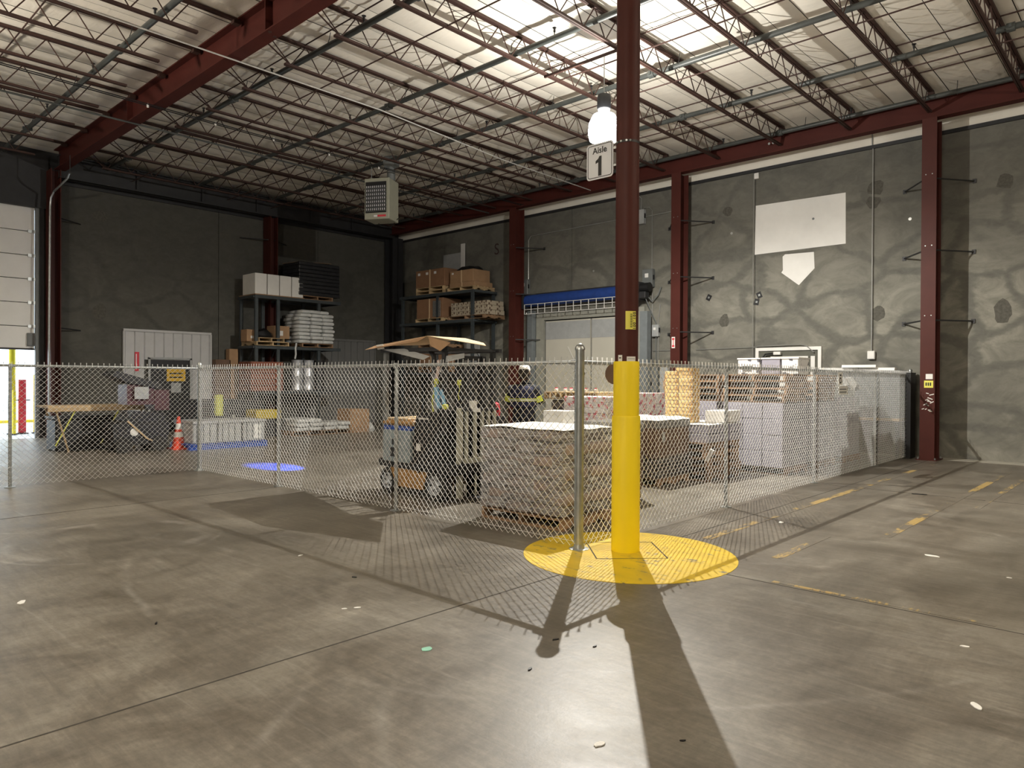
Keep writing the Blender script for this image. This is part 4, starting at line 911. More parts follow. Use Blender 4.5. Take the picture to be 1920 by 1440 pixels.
# E: wrapped white loads along the side fence, with empty pallets on top
def whiteload(cx, cy, h, label, n=3):
    pallet(cx, cy, 0, 0, 'pallet under the '+label.replace('lavender ', '').replace('one row in from', 'inside').replace('behind the yellow stack', 'row'))
    t = cartons(cx-0.56, cx+0.56, cy-0.56, cy+0.56, PH, 3, 3, n, h/n, lav_m, 'white_wrapped_load', label, gap=0.008)
    return t
whiteload(-5.62, 12.95, 1.14, 'lavender white carton load first behind the pallet stack', 4)
whiteload(-5.60, 14.35, 1.14, 'lavender white carton load in the middle of the side fence row', 4)
E3 = whiteload(-5.55, 15.7, 1.20, 'white wrapped load nearest the right wall in the side fence row', 4)
whiteload(-6.95, 13.1, 1.14, 'white carton load one row in from the side fence behind the yellow stack', 4)
for k in range(4):
    for (x, y, w) in ((-5.62, 12.95, 'over the first white load'), (-5.60, 14.35, 'above the middle white load'), (-6.95, 13.1, 'behind the yellow carton stack')):
        pallet(x+random.uniform(-0.03, 0.03), y+random.uniform(-0.03, 0.03), PH+1.145+PH*k, 0, ['lowest', 'second', 'third', 'top'][k]+' empty pallet '+w, 'empty pallets on the white loads')
ZB = PH+1.145+PH*4
for k, (x, w, mm) in enumerate(((-5.86, 0.42, wcart_m), (-5.44, 0.34, lav_m), (-5.09, 0.30, wcart_m))):
    t = thing('white_box', ['large printed white box at the left on top of the empty pallets', 'middle grey white box on top of the empty pallets', 'right hand grey white box on top of the empty pallets'][k], 'box', (x, 13.0, ZB))
    MB().chamfer(-w/2, w/2, -0.25, 0.25, 0.0, 0.28, 0.008).build('box', mm, t); MB().box(-w/2-0.01, w/2+0.01, -0.26, 0.26, 0.28, 0.305).build('lid', white_m, t)
    if k == 0: MB().box(-0.12, 0.06, -0.256, -0.25, 0.06, 0.16).build('print', grey_m, t)
sheet(-6.15, -4.95, 14.9, 16.3, PH+1.26+0.30, E3, wbag_m, 0.06, 'draped_sheet', 0.25)
MB().chamfer(-6.05, -5.05, 15.0, 16.2, PH+1.20, PH+1.26+0.26, 0.04).build('upper_bundle', wbag_m, E3, world=True)
st_ = thing('storage_stand', 'low stand against the wall carrying the white light tubes', 'stand', (-5.3, 17.25, 0))
MB().box(-0.9, 0.9, -0.3, 0.3, 0.80, 0.86).build('top_board', woodp_m, st_)
for sx in (-0.85, 0.85):
    for sy in (-0.26, 0.26): MB().box(sx-0.03, sx+0.03, sy-0.03, sy+0.03, 0, 0.80).build('leg', dark_m, st_)
MB().box(-0.9, 0.9, -0.28, 0.28, 0.86, 1.90).build('cabinet', grey_m, st_) 
for k, (x, y, z, l, rz) in enumerate(((-5.75, 17.1, 1.90, 0.75, 0.05), (-4.9, 17.15, 1.90, 0.75, -0.04), (-5.25, 17.05, 1.965, 0.7, 0.1))):
    t = thing('light_fixture', ['left', 'right', 'top'][k]+' white fluorescent light fixture lying beside the wall column', 'light fixture', (x, y, z), rz); MB().prism([(-0.09, 0), (0.09, 0), (0.07, 0.06), (-0.07, 0.06)], -l/2, l/2, 'x').build('housing', white_m, t); MB().box(-l/2-0.01, -l/2, -0.08, 0.08, 0.0, 0.055).build('end_cap', black_m, t)
# red and white carton loads behind the first load
def rload(x0, x1, y0, y1, nz, label, nx=4, ny=3, mat=rcart_m, wrap=True, dz=0.20):
    cx, cy = (x0+x1)/2, (y0+y1)/2
    pallet(cx, cy, 0, 0, 'wooden pallet under the '+label, s=((x1-x0)/1.2, (y1-y0)/1.0, 1))
    t = cartons(x0, x1, y0, y1, PH, nx, ny, nz, dz, mat, 'printed_carton_load', label)
    if wrap: film(x0, x1, y0, y1, PH+0.02, PH+nz*dz, t, wraplow_m, 0.006, 9)
    return t
rload(-8.35, -7.3, 9.9, 10.9, 5, 'grey wrapped carton load with an empty pallet on top')
pallet(-7.82, 10.4, PH+1.0+0.19, 0, 'empty pallet on top of the grey wrapped carton load', pale=True)
t = thing('wrapped_bundle', 'flat grey wrapped bundle between the cartons and the empty pallet', 'bundle', (-7.82, 10.4, PH+1.0)); MB().chamfer(-0.5, 0.5, -0.45, 0.45, 0, 0.18, 0.05).build('bundle', MATS['grey_film'], t)
for k in range(6):
    t = thing('small_jar', 'small pale jar standing on the empty pallet of the grey wrapped load', 'jar', (-8.25+k*0.17, 10.05+0.05*(k % 2), PH*2+1.19), 0, 'jars on the empty pallet'); MB().lathe([(0.03, 0), (0.035, 0.01), (0.035, 0.05), (0.025, 0.06)], n=10).build('jar', white_m, t); MB().tube((0, 0, 0.06), (0, 0, 0.075), 0.028, 10).build('lid', redp_m, t)
rload(-7.1, -5.95, 12.2, 13.3-0.15, 6, 'red and white carton load behind the yellow guard', dz=0.215) if False else None
rload(-7.15, -6.3, 8.9, 9.55, 5, 'red and white carton load seen beside the corner post', 3, 2, dz=0.255)
rload(-8.5, -7.35, 11.3, 12.3, 6, 'tall red and white carton load behind the yellow guard', 4, 3, dz=0.215)
t = rload(-9.1, -8.0, 13.6, 14.6, 6, 'red and white carton load near the electrical cabinet', 4, 3, dz=0.19)
pallet(-6.68, 8.05, 0, 0, 'wooden pallet under the low white cartons behind the wrapped bags', s=(0.9, 0.8, 1))
lw = cartons(-7.2, -6.15, 7.68, 8.42, PH, 3, 2, 4, 0.222, white_m, 'low_white_cartons', 'plain white cartons just behind the wrapped bag load', gap=0.01)
t = thing('white_carton', 'plain white carton standing highest behind the wrapped bag load', 'carton', (-6.58, 8.10, PH+0.888)); MB().chamfer(-0.19, 0.19, -0.15, 0.15, 0, 0.20, 0.006).build('carton', white_m, t)
pallet(-5.85, 8.2, 0, 0.1, 'wooden pallet under the brown flat bundle beside the corner post', s=(0.55, 0.9, 1))
t = thing('brown_bundle', 'brown wrapped flat bundle behind the wrapped bags beside the guard', 'bundle', (-5.78, 8.2, PH)); MB().chamfer(-0.3, 0.3, -0.4, 0.4, 0, 0.80, 0.03).build('carton', dcard_m, t); MB().chamfer(-0.33, 0.33, -0.42, 0.42, 0.80, 0.97, 0.05).build('top_bundle', MATS['grey_film'], t)

# ------------------------------------------------------------------ forklift
fk = thing('forklift', 'black and tan stand-up forklift with a grey battery panel behind the front fence', 'forklift', (-7.6, 6.9, 0))
def P_(mb, n, m, sm=False, par=None): return mb.build(n, m, par or fk, sm, True)
def wheel(x, y, r, w, name='wheel'):
    o = P_(MB().lathe([(r*0.62, y-w/2), (r*0.9, y-w/2), (r, y-w/2+0.02), (r, y+w/2-0.02), (r*0.9, y+w/2), (r*0.62, y+w/2)], (x, 0, r), 28, 'y', False), name, rub_m, True)
    P_(MB().lathe([(0.01, y-w/2+0.015), (r*0.2, y-w/2+0.0), (r*0.3, y-w/2+0.03), (r*0.62, y-w/2+0.02), (r*0.64, y-w/2), (r*0.64, y+w/2)], (x, 0, r), 20, 'y'), 'hub', silver_m, True, o)
    for k in range(6): a = k*PI/3; P_(MB().tube((x+math.cos(a)*r*0.42, y-w/2+0.01, r+math.sin(a)*r*0.42), (x+math.cos(a)*r*0.42, y-w/2+0.03, r+math.sin(a)*r*0.42), 0.014, 6), 'lug_nut', dark_m, False, o)
wheel(-7.36, 6.46, 0.215, 0.16); wheel(-8.43, 6.48, 0.19, 0.14); wheel(-7.36, 7.32, 0.215, 0.16); wheel(-8.43, 7.30, 0.19, 0.14)
P_(MB().prism([(-8.36, 0.42), (-7.52, 0.40), (-7.62, 0.13), (-8.20, 0.13)], 6.40, 7.40, 'y'), 'chassis_side', tan_m)
P_(MB().prism([(-8.58, 0.40), (-7.0, 0.38), (-7.0, 0.52), (-8.60, 0.50)], 6.38, 7.42, 'y'), 'chassis_frame', black_m)
P_(MB().chamfer(-8.56, -7.86, 6.45, 7.36, 0.50, 0.96, 0.03), 'battery_compartment', black_m)
P_(MB().chamfer(-8.49, -7.87, 6.37, 6.46, 0.47, 0.93, 0.015), 'battery_panel', batt_m)
P_(MB().box(-8.30, -8.20, 6.362, 6.37, 0.55, 0.68), 'panel_marking', MATS['switch'] if 'switch' in MATS else dark_m)
P_(MB().box(-8.26, -8.23, 6.362, 6.37, 0.72, 0.80), 'panel_marking', dark_m)
P_(MB().box(-8.50, -7.88, 6.40, 7.30, 0.93, 0.99), 'blue_cover', bluep_m)
P_(MB().chamfer(-8.55, -7.84, 6.40, 7.36, 0.99, 1.07, 0.03), 'seat_cushion', tan_m)
P_(MB().chamfer(-8.48, -8.0, 6.44, 7.2, 1.07, 1.10, 0.01), 'folded_cardboard', lcard_m)
P_(MB().prism([(-7.86, 0.50), (-7.86, 0.80), (-7.78, 1.18), (-7.30, 1.22), (-7.26, 0.52)], 6.42, 7.38, 'y'), 'front_cowl', black_m)
P_(MB().prism([(-7.70, 0.36), (-7.55, 0.52), (-7.18, 0.52), (-7.10, 0.36), (-7.16, 0.46), (-7.36, 0.49), (-7.56, 0.46)], 6.36, 6.60, 'y'), 'wheel_arch', dark_m)
P_(MB().box(-7.72, -7.52, 6.41, 6.42, 1.10, 1.125), 'warning_strip', paper_m); P_(MB().box(-7.78, -7.69, 6.41, 6.42, 0.66, 0.76), 'label', paper_m)
P_(MB().chamfer(-8.60, -8.50, 6.45, 7.36, 0.42, 1.02, 0.03), 'rear_counterweight', black_m)
# overhead guard
GZ = 2.04
for (x, y) in ((-8.50, 6.44), (-8.50, 7.36), (-7.22, 6.44), (-7.22, 7.36)):
    P_(MB().box(x-0.03, x+0.03, y-0.03, y+0.03, 0.9, GZ), 'guard_post', grey_m if x < -8 else dark_m)
P_(MB().box(-8.56, -7.1, 6.38, 6.44, GZ, GZ+0.05).box(-8.56, -7.1, 7.36, 7.42, GZ, GZ+0.05), 'guard_rail', dark_m)
for k in range(8): P_(MB().box(-8.5+k*0.19-0.015, -8.5+k*0.19+0.015, 6.44, 7.36, GZ+0.01, GZ+0.04), 'guard_bar', dark_m)
P_(MB().path([(-7.62, 6.5, 2.08), (-7.52, 6.5, 1.98), (-7.48, 6.5, 1.82), (-7.46, 6.5, 1.72)], 0.035, 8), 'bent_handle', dark_m, True)
P_(MB().path([(-8.02, 6.42, 2.04), (-8.08, 6.42, 1.96), (-8.0, 6.42, 1.88), (-7.94, 6.42, 1.96), (-8.02, 6.42, 2.04)], 0.010, 6), 'looped_cable', dark_m)
P_(MB().path([(-7.40, 6.46, 1.80), (-7.28, 6.48, 1.74), (-7.32, 6.5, 1.68), (-7.25, 6.5, 1.62)], 0.018, 6), 'white_cord', paper_m)
P_(MB().lathe([(0.03, 0), (0.06, 0.02), (0.055, 0.05)], (-7.30, 6.55, 1.92), 12), 'work_light', silver_m, True)
# mast, carriage, load backrest (cream)
P_(MB().box(-7.26, -7.16, 6.66, 6.74, 0.06, 1.98).box(-7.26, -7.16, 7.08, 7.16, 0.06, 1.98), 'mast_rail', black_m)
for z in (1.0, 1.92, 0.3): P_(MB().box(-7.24, -7.18, 6.74, 7.08, z, z+0.06), 'mast_cross_bar', black_m)
for y in (6.86, 6.96): P_(MB().tube((-7.21, y, 0.2), (-7.21, y, 1.9), 0.03, 10), 'lift_cylinder', dark_m)
P_(MB().box(-7.12, -7.06, 6.56, 6.63, 0.05, 1.27), 'backrest_frame', creamsteel_m)
for k, y in enumerate((6.72, 6.88, 7.02, 7.14, 7.26)): P_(MB().box(-7.11, -7.07, y-0.02, y+0.02, 0.54, 1.24), 'backrest_bar', creamsteel_m)
P_(MB().box(-7.12, -7.06, 6.60, 7.32, 0.50, 0.58), 'backrest_rail', creamsteel_m); P_(MB().box(-7.12, -7.06, 6.60, 7.32, 1.225, 1.26), 'backrest_rail', dark_m)
P_(MB().box(-7.12, -7.05, 6.74, 6.88, 0.06, 0.46), 'carriage_plate', creamsteel_m)
for y in (6.74, 7.10): P_(MB().prism([(-7.10, 0.045), (-7.10, 0.50), (-7.05, 0.50), (-7.05, 0.075), (-6.30, 0.06), (-6.25, 0.045)], y, y+0.1, 'y'), 'fork', dark_m)
# cardboard sheets on the guard
def panel(pts, th, name, mat, par):
    mb = MB(); n = len(pts); N = (Vector(pts[1])-Vector(pts[0])).cross(Vector(pts[2])-Vector(pts[0])).normalized()*th
    mb.v = [tuple(p) for p in pts]+[tuple(Vector(p)+N) for p in pts]
    mb.f = [tuple(range(n)), tuple(range(n, 2*n))[::-1]]+[(i, (i+1) % n, n+(i+1) % n, n+i) for i in range(n)]
    return mb.build(name, mat, par, False, True)
cb = thing('cardboard_cover', 'flattened tan cardboard sheets laid over the forklift roof guard', 'cardboard', (-7.7, 6.9, 2.1))
panel([(-8.68, 6.36, 2.14), (-7.42, 6.30, 2.235), (-7.42, 7.0, 2.235), (-8.66, 7.30, 2.19)], 0.006, 'cardboard_sheet', lcard_m, cb)
panel([(-8.78, 6.26, 2.08), (-7.56, 6.26, 2.165), (-7.42, 6.30, 2.235), (-8.68, 6.36, 2.14)], 0.005, 'cardboard_flap', card_m, cb)
panel([(-7.42, 6.32, 2.235), (-6.42, 6.42, 2.08), (-6.95, 6.90, 2.15), (-7.42, 7.0, 2.235)], 0.006, 'cardboard_sheet', lcard_m, cb)
panel([(-7.42, 6.32, 2.232), (-7.02, 6.36, 2.14), (-7.16, 6.30, 2.03), (-7.36, 6.30, 2.11)], 0.005, 'cardboard_flap', card_m, cb)
panel([(-8.50, 6.36, 2.085), (-7.62, 6.40, 1.92), (-7.50, 6.42, 1.97), (-8.0, 6.38, 2.085)], 0.005, 'cardboard_flap', lgrey_m, cb)
panel([(-7.42, 6.40, 1.84), (-6.86, 6.46, 1.94), (-6.86, 6.46, 2.0), (-7.2, 6.44, 1.97)], 0.005, 'cardboard_flap', lgrey_m, cb)
MB().cbox((-8.46, 6.30, 2.12), (0.16, 0.004, 0.07), (0.35, -0.06, 0)).build('label', paper_m, cb, world=True)
# things hung inside the guard
t = thing('hanging_cloth', 'bundle of pale blue and lime cloths hanging inside the forklift cab', 'cloth', (-7.25, 6.36, 1.25))
MB().path([(-0.05, 0, 0.30), (-0.03, 0, 0.16), (0.02, 0, 0.02)], 0.035, 8).build('blue_cloth', cloth_m, t, True); MB().path([(0.02, 0.02, 0.26), (0.07, 0.02, 0.14), (0.10, 0.02, 0.05)], 0.026, 8).build('blue_cloth', cloth_m, t, True)
MB().path([(-0.06, 0, 0.36), (-0.08, 0, 0.28), (-0.13, 0.0, 0.10), (-0.11, 0, -0.03)], 0.012, 6).build('lime_strap', lime_m, t, True); MB().lathe([(0.01, 0.33), (0.035, 0.35), (0.03, 0.40), (0.01, 0.42)], (-0.05, 0, 0), 10).build('lime_knot', lime_m, t, True)
MB().path([(-0.05, 0, 0.42), (-0.02, 0, 0.50), (0.0, 0, 0.60), (-0.01, 0, 0.66)], 0.022, 8).build('plastic_bag', flat('pinkish_plastic', (0.55, 0.42, 0.38), 0.4), t, True)
MB().lathe([(0.01, 0.0), (0.045, 0.02), (0.04, 0.07), (0.01, 0.08)], (0.13, 0.0, 0.0), 10).build('lime_knot', lime_m, t, True)
t = thing('paper_sheet', 'white paper sheet clipped above the forklift backrest', 'paper', (-7.02, 6.72, 1.27)); MB().prism([(-0.02, 0.10), (0.13, 0.10), (0.13, 0.0), (0.20, 0.0), (0.20, -0.05), (0.06, -0.05), (-0.02, 0.03)], 0, 0.004, 'y').build('paper', paper_m, t)
t = thing('yellow_tag', 'small yellow tag on a cord inside the forklift guard', 'tag', (-7.0, 6.5, 1.58)); MB().box(-0.04, 0.03, 0, 0.01, 0, 0.07).build('tag_plate', lime_m, t); MB().path([(0, 0, 0), (0.01, 0, -0.06), (-0.02, 0, -0.13), (0.0, 0, -0.2)], 0.006, 5).build('cord', lime_m, t)
# its blue warning spot lands on the floor to the left
sl = bpy.data.lights.new('blue_safety_light', 'SPOT'); sl.energy = 16000; sl.color = (0.03, 0.10, 1.0); sl.spot_size = 0.215; sl.spot_blend = 0.5; sl.shadow_soft_size = 0.01
so = bpy.data.objects.new('blue_safety_light', sl); so.location = (-8.78, 6.9, 1.98); COL.objects.link(so)
so.rotation_euler = (Vector((-12.33, 6.83, 0))-Vector(so.location)).to_track_quat('-Z', 'Y').to_euler()
P_(MB().tube((-8.70, 6.9, 2.0), (-8.58, 6.9, 2.04), 0.035, 10), 'safety_lamp', dark_m, True)

# ------------------------------------------------------------------ racks and their loads
rack_m = flat('rack_steel', (0.045, 0.055, 0.06), 0.5, 0, 0.2)
deck_m = flat('rack_deck', (0.10, 0.105, 0.095), 0.6, 0, 0.15)
def rack(cx, cy, w, d, levels, posts, label, rz=0.0):
    """local x = along the front, local y = depth"""
    t = thing('storage_rack', label, 'rack', (cx, cy, 0), rz)
    for px in posts:
        for sy in (-1, 1): MB().box(px-0.05, px+0.05, sy*(d/2-0.08)-0.04, sy*(d/2-0.08)+0.04, 0, max(levels)+0.02).build('upright', rack_m, t)
        MB().tube((px, -d/2+0.08, 0.4), (px, d/2-0.08, 1.6), 0.015, 6).build('brace', rack_m, t); MB().tube((px, -d/2+0.08, 2.8), (px, d/2-0.08, 1.6), 0.015, 6).build('brace', rack_m, t)
    for z in levels:
        MB().box(-w/2, w/2, -d/2, -d/2+0.05, z-0.10, z).build('shelf_beam', rack_m, t); MB().box(-w/2, w/2, d/2-0.05, d/2, z-0.10, z).build('shelf_beam', rack_m, t)
        MB().box(-w/2, w/2, -d/2+0.05, d/2-0.05, z-0.03, z-0.005).build('shelf_deck', deck_m, t)
        for sx in (-1, 1): MB().box(sx*w/2-0.03, sx*w/2+0.03, -d/2+0.05, d/2-0.05, z-0.09, z-0.03).build('shelf_end_arm', rack_m, t)
    return t
R1 = rack(-21.9, 12.62, 3.15, 1.15, (1.25, 2.70, 4.30), (-1.5, -0.75, 0.75), 'dark storage rack with wide decks against the left wall', PI/2)
R2 = rack(-19.15, 17.15, 3.9, 1.15, (1.9, 3.68, 4.66), (-1.85, 0.1, 1.85), 'dark storage rack against the right wall in the far corner', 0)
# rack 1, top level: long white boxes, black wrapped bale
for k in range(4):
    t = thing('white_box', ['first', 'second', 'third', 'fourth'][k]+' white box from the left on the top level of the left wall rack', 'box', (-21.72, 11.25+k*0.43, 4.325), 0, 'white boxes on the left wall rack')
    MB().chamfer(-0.45, 0.38, -0.20, 0.20, 0.0, 0.66, 0.012).build('box', white_m, t)
tag(MB().box(-22.4, -21.3, 11.04, 12.76, 4.301, 4.324).build('slip_sheet', card_m), 'brown slip sheet under the white boxes on the rack', 'board')
pallet(-21.85, 13.30, 4.30, PI/2, 'dark pallet under the black wrapped bale on the rack')
t = thing('black_bale', 'tall black wrapped bale on the top level of the left wall rack', 'bale', (-21.85, 13.35, 4.43))
for k in range(9): MB().chamfer(-0.55+0.01*(k % 2), 0.55-0.012*(k % 3), -0.78+0.012*(k % 3), 0.80-0.01*(k % 2), k*0.125, k*0.125+0.12, 0.02).build('wrapped_layer', flat('black_film', (0.020, 0.021, 0.024), 0.3, 0, 0.3, 8, 0.5, 20) if k == 0 else MATS['black_film'], t)
MB().cbox((-0.1, -0.1, 1.16), (1.0, 1.3, 0.01), (0.06, 0.04, 0)).build('loose_sheet', card_m, t)
# rack 1, middle level
pallet(-21.75, 11.62, 2.70, PI/2, 'pale pallet under the small boxes on the middle rack level', pale=True, s=(0.95, 1.0, 1))
pallet(-21.75, 11.60, 2.70+PH, PI/2, 'second pale pallet with a black bag on it on the middle rack level', pale=True, s=(0.75, 0.9, 1))
t = thing('cardboard_box', 'cardboard box with a white label on the middle level of the left wall rack', 'box', (-21.8, 12.10, 2.70+PH*2)); MB().chamfer(-0.25, 0.25, -0.27, 0.27, 0.0, 0.42, 0.008).build('box', card_m, t); MB().box(0.25, 0.256, -0.17, 0.03, 0.10, 0.26).build('label', paper_m, t)
t = thing('cardboard_box', 'small cardboard box left of the black bag on the middle rack level', 'box', (-21.8, 11.06, 2.70+PH)); MB().chamfer(-0.2, 0.2, -0.15, 0.15, 0.0, 0.38, 0.008).build('box', card_m, t); MB().box(0.2, 0.206, -0.02, 0.08, 0.10, 0.18).build('label', paper_m, t)
t = thing('black_bag', 'lumpy black bag lying on the pale pallets of the left wall rack', 'bag', (-21.7, 11.50, 2.70+PH*2))
rnd = random.Random(9)
mb = MB(); prof = [(0.02, 0.0), (0.26, 0.0), (0.30, 0.08), (0.25, 0.20), (0.15, 0.28), (0.03, 0.31)]; mb.lathe(prof, (0, 0, 0), 14); mb.v = [(x*rnd.uniform(0.85, 1.1), y*rnd.uniform(0.9, 1.15), max(0, z*rnd.uniform(0.85, 1.1))) for x, y, z in mb.v]; mb.build('bag', black_m, t, True)
pallet(-21.75, 13.25, 2.70, PI/2, 'pallet under the domed stack of white bags on the left wall rack')
bagpile(-21.75, 13.22, 2.70+PH, 2, 3, 9, 0.52, 0.46, 0.125, wbag_m, 'white_bag_stack', 'domed stack of white woven bags on the middle level of the left wall rack', 'bag stack', 0.03, dome=1)
t = thing('torn_film', 'strip of torn film hanging off the rack below the white bags', 'film', (-21.34, 12.45, 2.2)); MB().path([(0, 0.05, 0.62), (0.02, 0, 0.45), (0.0, 0.03, 0.25), (0.03, -0.02, 0.1)], 0.03, 6).build('film', wbag_m, t, True)
# lower level
t = thing('wooden_crate', 'reddish wooden crate on the lower level of the left wall rack', 'crate', (-21.7, 11.45, 1.25))
for k in range(5): MB().box(-0.4, 0.4, -0.55, 0.55, k*0.19, k*0.19+0.17).build('crate_board', flat('red_wood', (0.26, 0.09, 0.055), 0.7, 0, 0.2, 8) if k == 0 else MATS['red_wood'], t)
for k in range(3):
    t = thing('metal_drum', ['bright steel drum nearest the left post', 'steel drum in the middle', 'dark steel drum on the right'][k]+' on the lower rack level', 'drum', (-21.5, 12.62+k*0.42, 1.25)); MB().lathe([(0.17, 0), (0.19, 0.02), (0.18, 0.04), (0.18, 0.45), (0.19, 0.47), (0.18, 0.49), (0.18, 1.0), (0.19, 1.02)], n=20).build('drum', silver_m if k < 2 else dark_m, t, True)
for y, z, w, h, m, lb in ((10.55, 0, 0.5, 2.25, dcard_m, 'tall flat brown carton leaning on the wall left of the loaded rack'), (10.9, 0, 0.3, 2.6, card_m, 'narrow tan board standing by the left wall rack')):
    t = thing('leaning_carton', lb, 'carton', (-22.55, y, z)); MB().chamfer(-0.15, 0.1, -w/2, w/2, 0, h, 0.01).build('carton', m, t)
# rack 2 loads
def cbox_thing(x, y, z, sx, sy, sz, mat, label, labels=0):
    t = thing('cardboard_box', label, 'box', (x, y, z)); MB().chamfer(-sx/2, sx/2, -sy/2, sy/2, 0, sz, 0.012).build('box', mat, t)
    for k in range(labels): MB().box(-sx*0.42+k*sx*0.28, -sx*0.34+k*sx*0.28, -sy/2-0.004, -sy/2, sz*0.72, sz*0.86).build('label', paper_m, t)
    MB().box(-0.03, 0.03, -sy/2-0.003, -sy/2, 0, sz).build('tape', lcard_m, t)
    return t
dk_card = flat('dim_cardboard', (0.26, 0.14, 0.075), 0.8, 0, 0.12, 3)
pallet(-19.45, 17.1, 4.66, 0, 'pallet under the biggest brown box on the top level of the corner rack', pale=True, s=(1.25, 1, 1)); pallet(-19.45, 17.1, 4.66+PH, 0, 'second pallet under the biggest brown box of the corner rack', pale=True, s=(1.25, 1, 1))
cbox_thing(-19.45, 17.1, 4.66+PH*2, 1.55, 0.95, 0.62, dk_card, 'biggest brown box with white labels on the top level of the corner rack', 3)
pallet(-17.85, 17.1, 4.66, 0, 'pallet under the orange brown box at the right of the corner rack', pale=True, s=(1.1, 1, 1))
cbox_thing(-17.85, 17.1, 4.66+PH, 1.25, 0.85, 0.16, card_m, 'flat tray carton under the orange brown box of the corner rack'); cbox_thing(-17.9, 17.1, 4.82+PH, 1.15, 0.8, 0.42, card_m, 'orange brown box with black film on top, at the right of the corner rack', 1)
t = thing('black_film', 'black film draped over the orange brown box on the corner rack', 'film', (-17.9, 17.1, 5.24+PH)); mb = MB().lathe([(0.5, 0), (0.48, 0.05), (0.35, 0.12), (0.02, 0.15)], n=16); mb.v = [(x*1.1, y*0.75, z*rnd.uniform(0.8, 1.3)) for x, y, z in mb.v]; mb.build('film', black_m, t, True)
pallet(-19.5, 17.1, 3.68, 0, 'pallet under the film-wrapped brown box on the middle level of the corner rack', pale=True, s=(1.2, 1, 1))
t = cbox_thing(-19.5, 17.1, 3.68+PH, 1.4, 0.9, 0.70, dk_card, 'film-wrapped brown box on the middle level of the corner rack')
MB().box(0.2, 0.6, -0.47, -0.45, 0.05, 0.6).build('film_patch', MATS['grey_film'], t)
pallet(-17.6, 17.1, 3.68, 0, 'pallet under the small white cartons on the corner rack', s=(1.5, 1, 1))
cartons(-18.45, -16.65, 16.72, 17.5, 3.68+PH, 8, 2, 3, 0.155, kcart_m, 'small_carton_block', 'block of small white printed cartons on the middle level of the corner rack', jit=0.015)
for k in range(2): pallet(-19.4, 17.1, 1.9+0.95+k*PH if False else 1.9+k*PH, 0, ['lower', 'upper'][k]+' empty pallet on the bottom level of the corner rack', s=(1.1, 1, 1))
cbox_thing(-19.4, 17.1, 1.9+PH*2, 1.2, 0.9, 0.62, dk_card, 'brown box on the bottom level of the corner rack'); pallet(-19.4, 17.1, 1.9+PH*2+0.62, 0, 'empty pallet lying on top of the brown box of the corner rack', s=(1.1, 1, 1))
tag(MB().box(-18.6, -17.9, 17.5, 17.6, 1.92, 3.0).build('pale_board', lgrey_m), 'pale grey board standing at the back of the corner rack', 'board')

# ------------------------------------------------------------------ things on the floor at the left
tb = thing('work_table', 'long wooden topped work table with splayed legs left of the machine', 'table', (-18.4, 5.7, 0))
for k in range(3): MB().box(-0.45+k*0.30, -0.455+(k+1)*0.30, -1.15, 0.95, 0.98, 1.03).build('table_board', woodp_m, tb)
MB().box(0.40, 0.44, -1.15, 0.95, 0.90, 0.98).build('apron', woodp_m, tb)
for sy in (-1.0, 0.8):
    for sx in (-0.38, 0.38): MB().tube((sx, sy, 0.98), (sx*1.1, sy+(0.25 if sy < 0 else -0.2), 0.0), 0.022, 6).build('leg', woodp_m, tb)
for sy, z in ((-0.7, 0.45), (0.2, 0.5)): MB().tube((0.4, sy-0.3, 0.15), (0.4, sy+0.1, 0.95), 0.015, 6).build('yellow_strut', lime_m, tb)
t = thing('under_table_bin', 'black bin standing below the wooden work table', 'bin', (-18.55, 5.3, 0)); MB().chamfer(-0.35, 0.35, -0.55, 0.65, 0.0, 0.72, 0.03).build('bin', black_m, t); MB().chamfer(-0.38, 0.38, -0.58, 0.68, 0.72, 0.78, 0.01).build('rim', dark_m, t)
mc = thing('floor_machine', 'black ride-on floor scrubber with a raised hood left of the orange cone', 'machine', (-17.3, 6.1, 0))
MB().prism([(-0.55, 0.16), (0.55, 0.16), (0.62, 0.55), (0.50, 0.85), (-0.15, 0.92), (-0.30, 0.70), (-0.60, 0.62)], -0.35, 0.35, 'x').build('body', black_m, mc)
MB().prism([(-0.62, 1.72), (-0.50, 1.80), (0.45, 1.52), (0.42, 1.40), (-0.30, 1.55)], -0.33, 0.33, 'x').build('raised_hood', black_m, mc)
MB().box(-0.28, 0.28, -0.28, 0.30, 1.05, 1.50).build('tank', flat('tank_maroon', (0.07, 0.02, 0.025), 0.5), mc); MB().box(-0.3, 0.3, 0.30, 0.62, 0.92, 1.38).build('rear_tank', MATS['tank_maroon'], mc)
MB().box(0.34, 0.36, -0.15, 0.15, 1.18, 1.45).build('grey_panel', lgrey_m, mc); MB().lathe([(0.01, 0.36), (0.07, 0.36), (0.09, 0.355)], (0, -0.15, 0.45), 14, 'x').build('white_lamp', paper_m, mc)
for sy in (-0.38, 0.36):
    for sx in (-0.36, 0.36): MB().lathe([(0.03, sx-0.05), (0.16, sx-0.05), (0.17, sx), (0.16, sx+0.05), (0.03, sx+0.05)], (0, sy, 0.17), 18, 'x').build('wheel', rub_m, mc, True)
MB().path([(0.36, -0.3, 0.7), (0.38, -0.1, 0.5), (0.38, 0.1, 0.3), (0.38, 0.3, 0.2)], 0.02, 6).build('hose', lcard_m, mc, True)
MB().box(-0.30, 0.30, -0.62, -0.38, 0.12, 0.20).build('squeegee', rub_m, mc)
cn = thing('traffic_cone', 'orange traffic cone with white bands between the machine and the grey bin', 'cone', (-17.05, 6.95, 0))
MB().box(-0.19, 0.19, -0.19, 0.19, 0.0, 0.035).build('base', orange_m, cn)
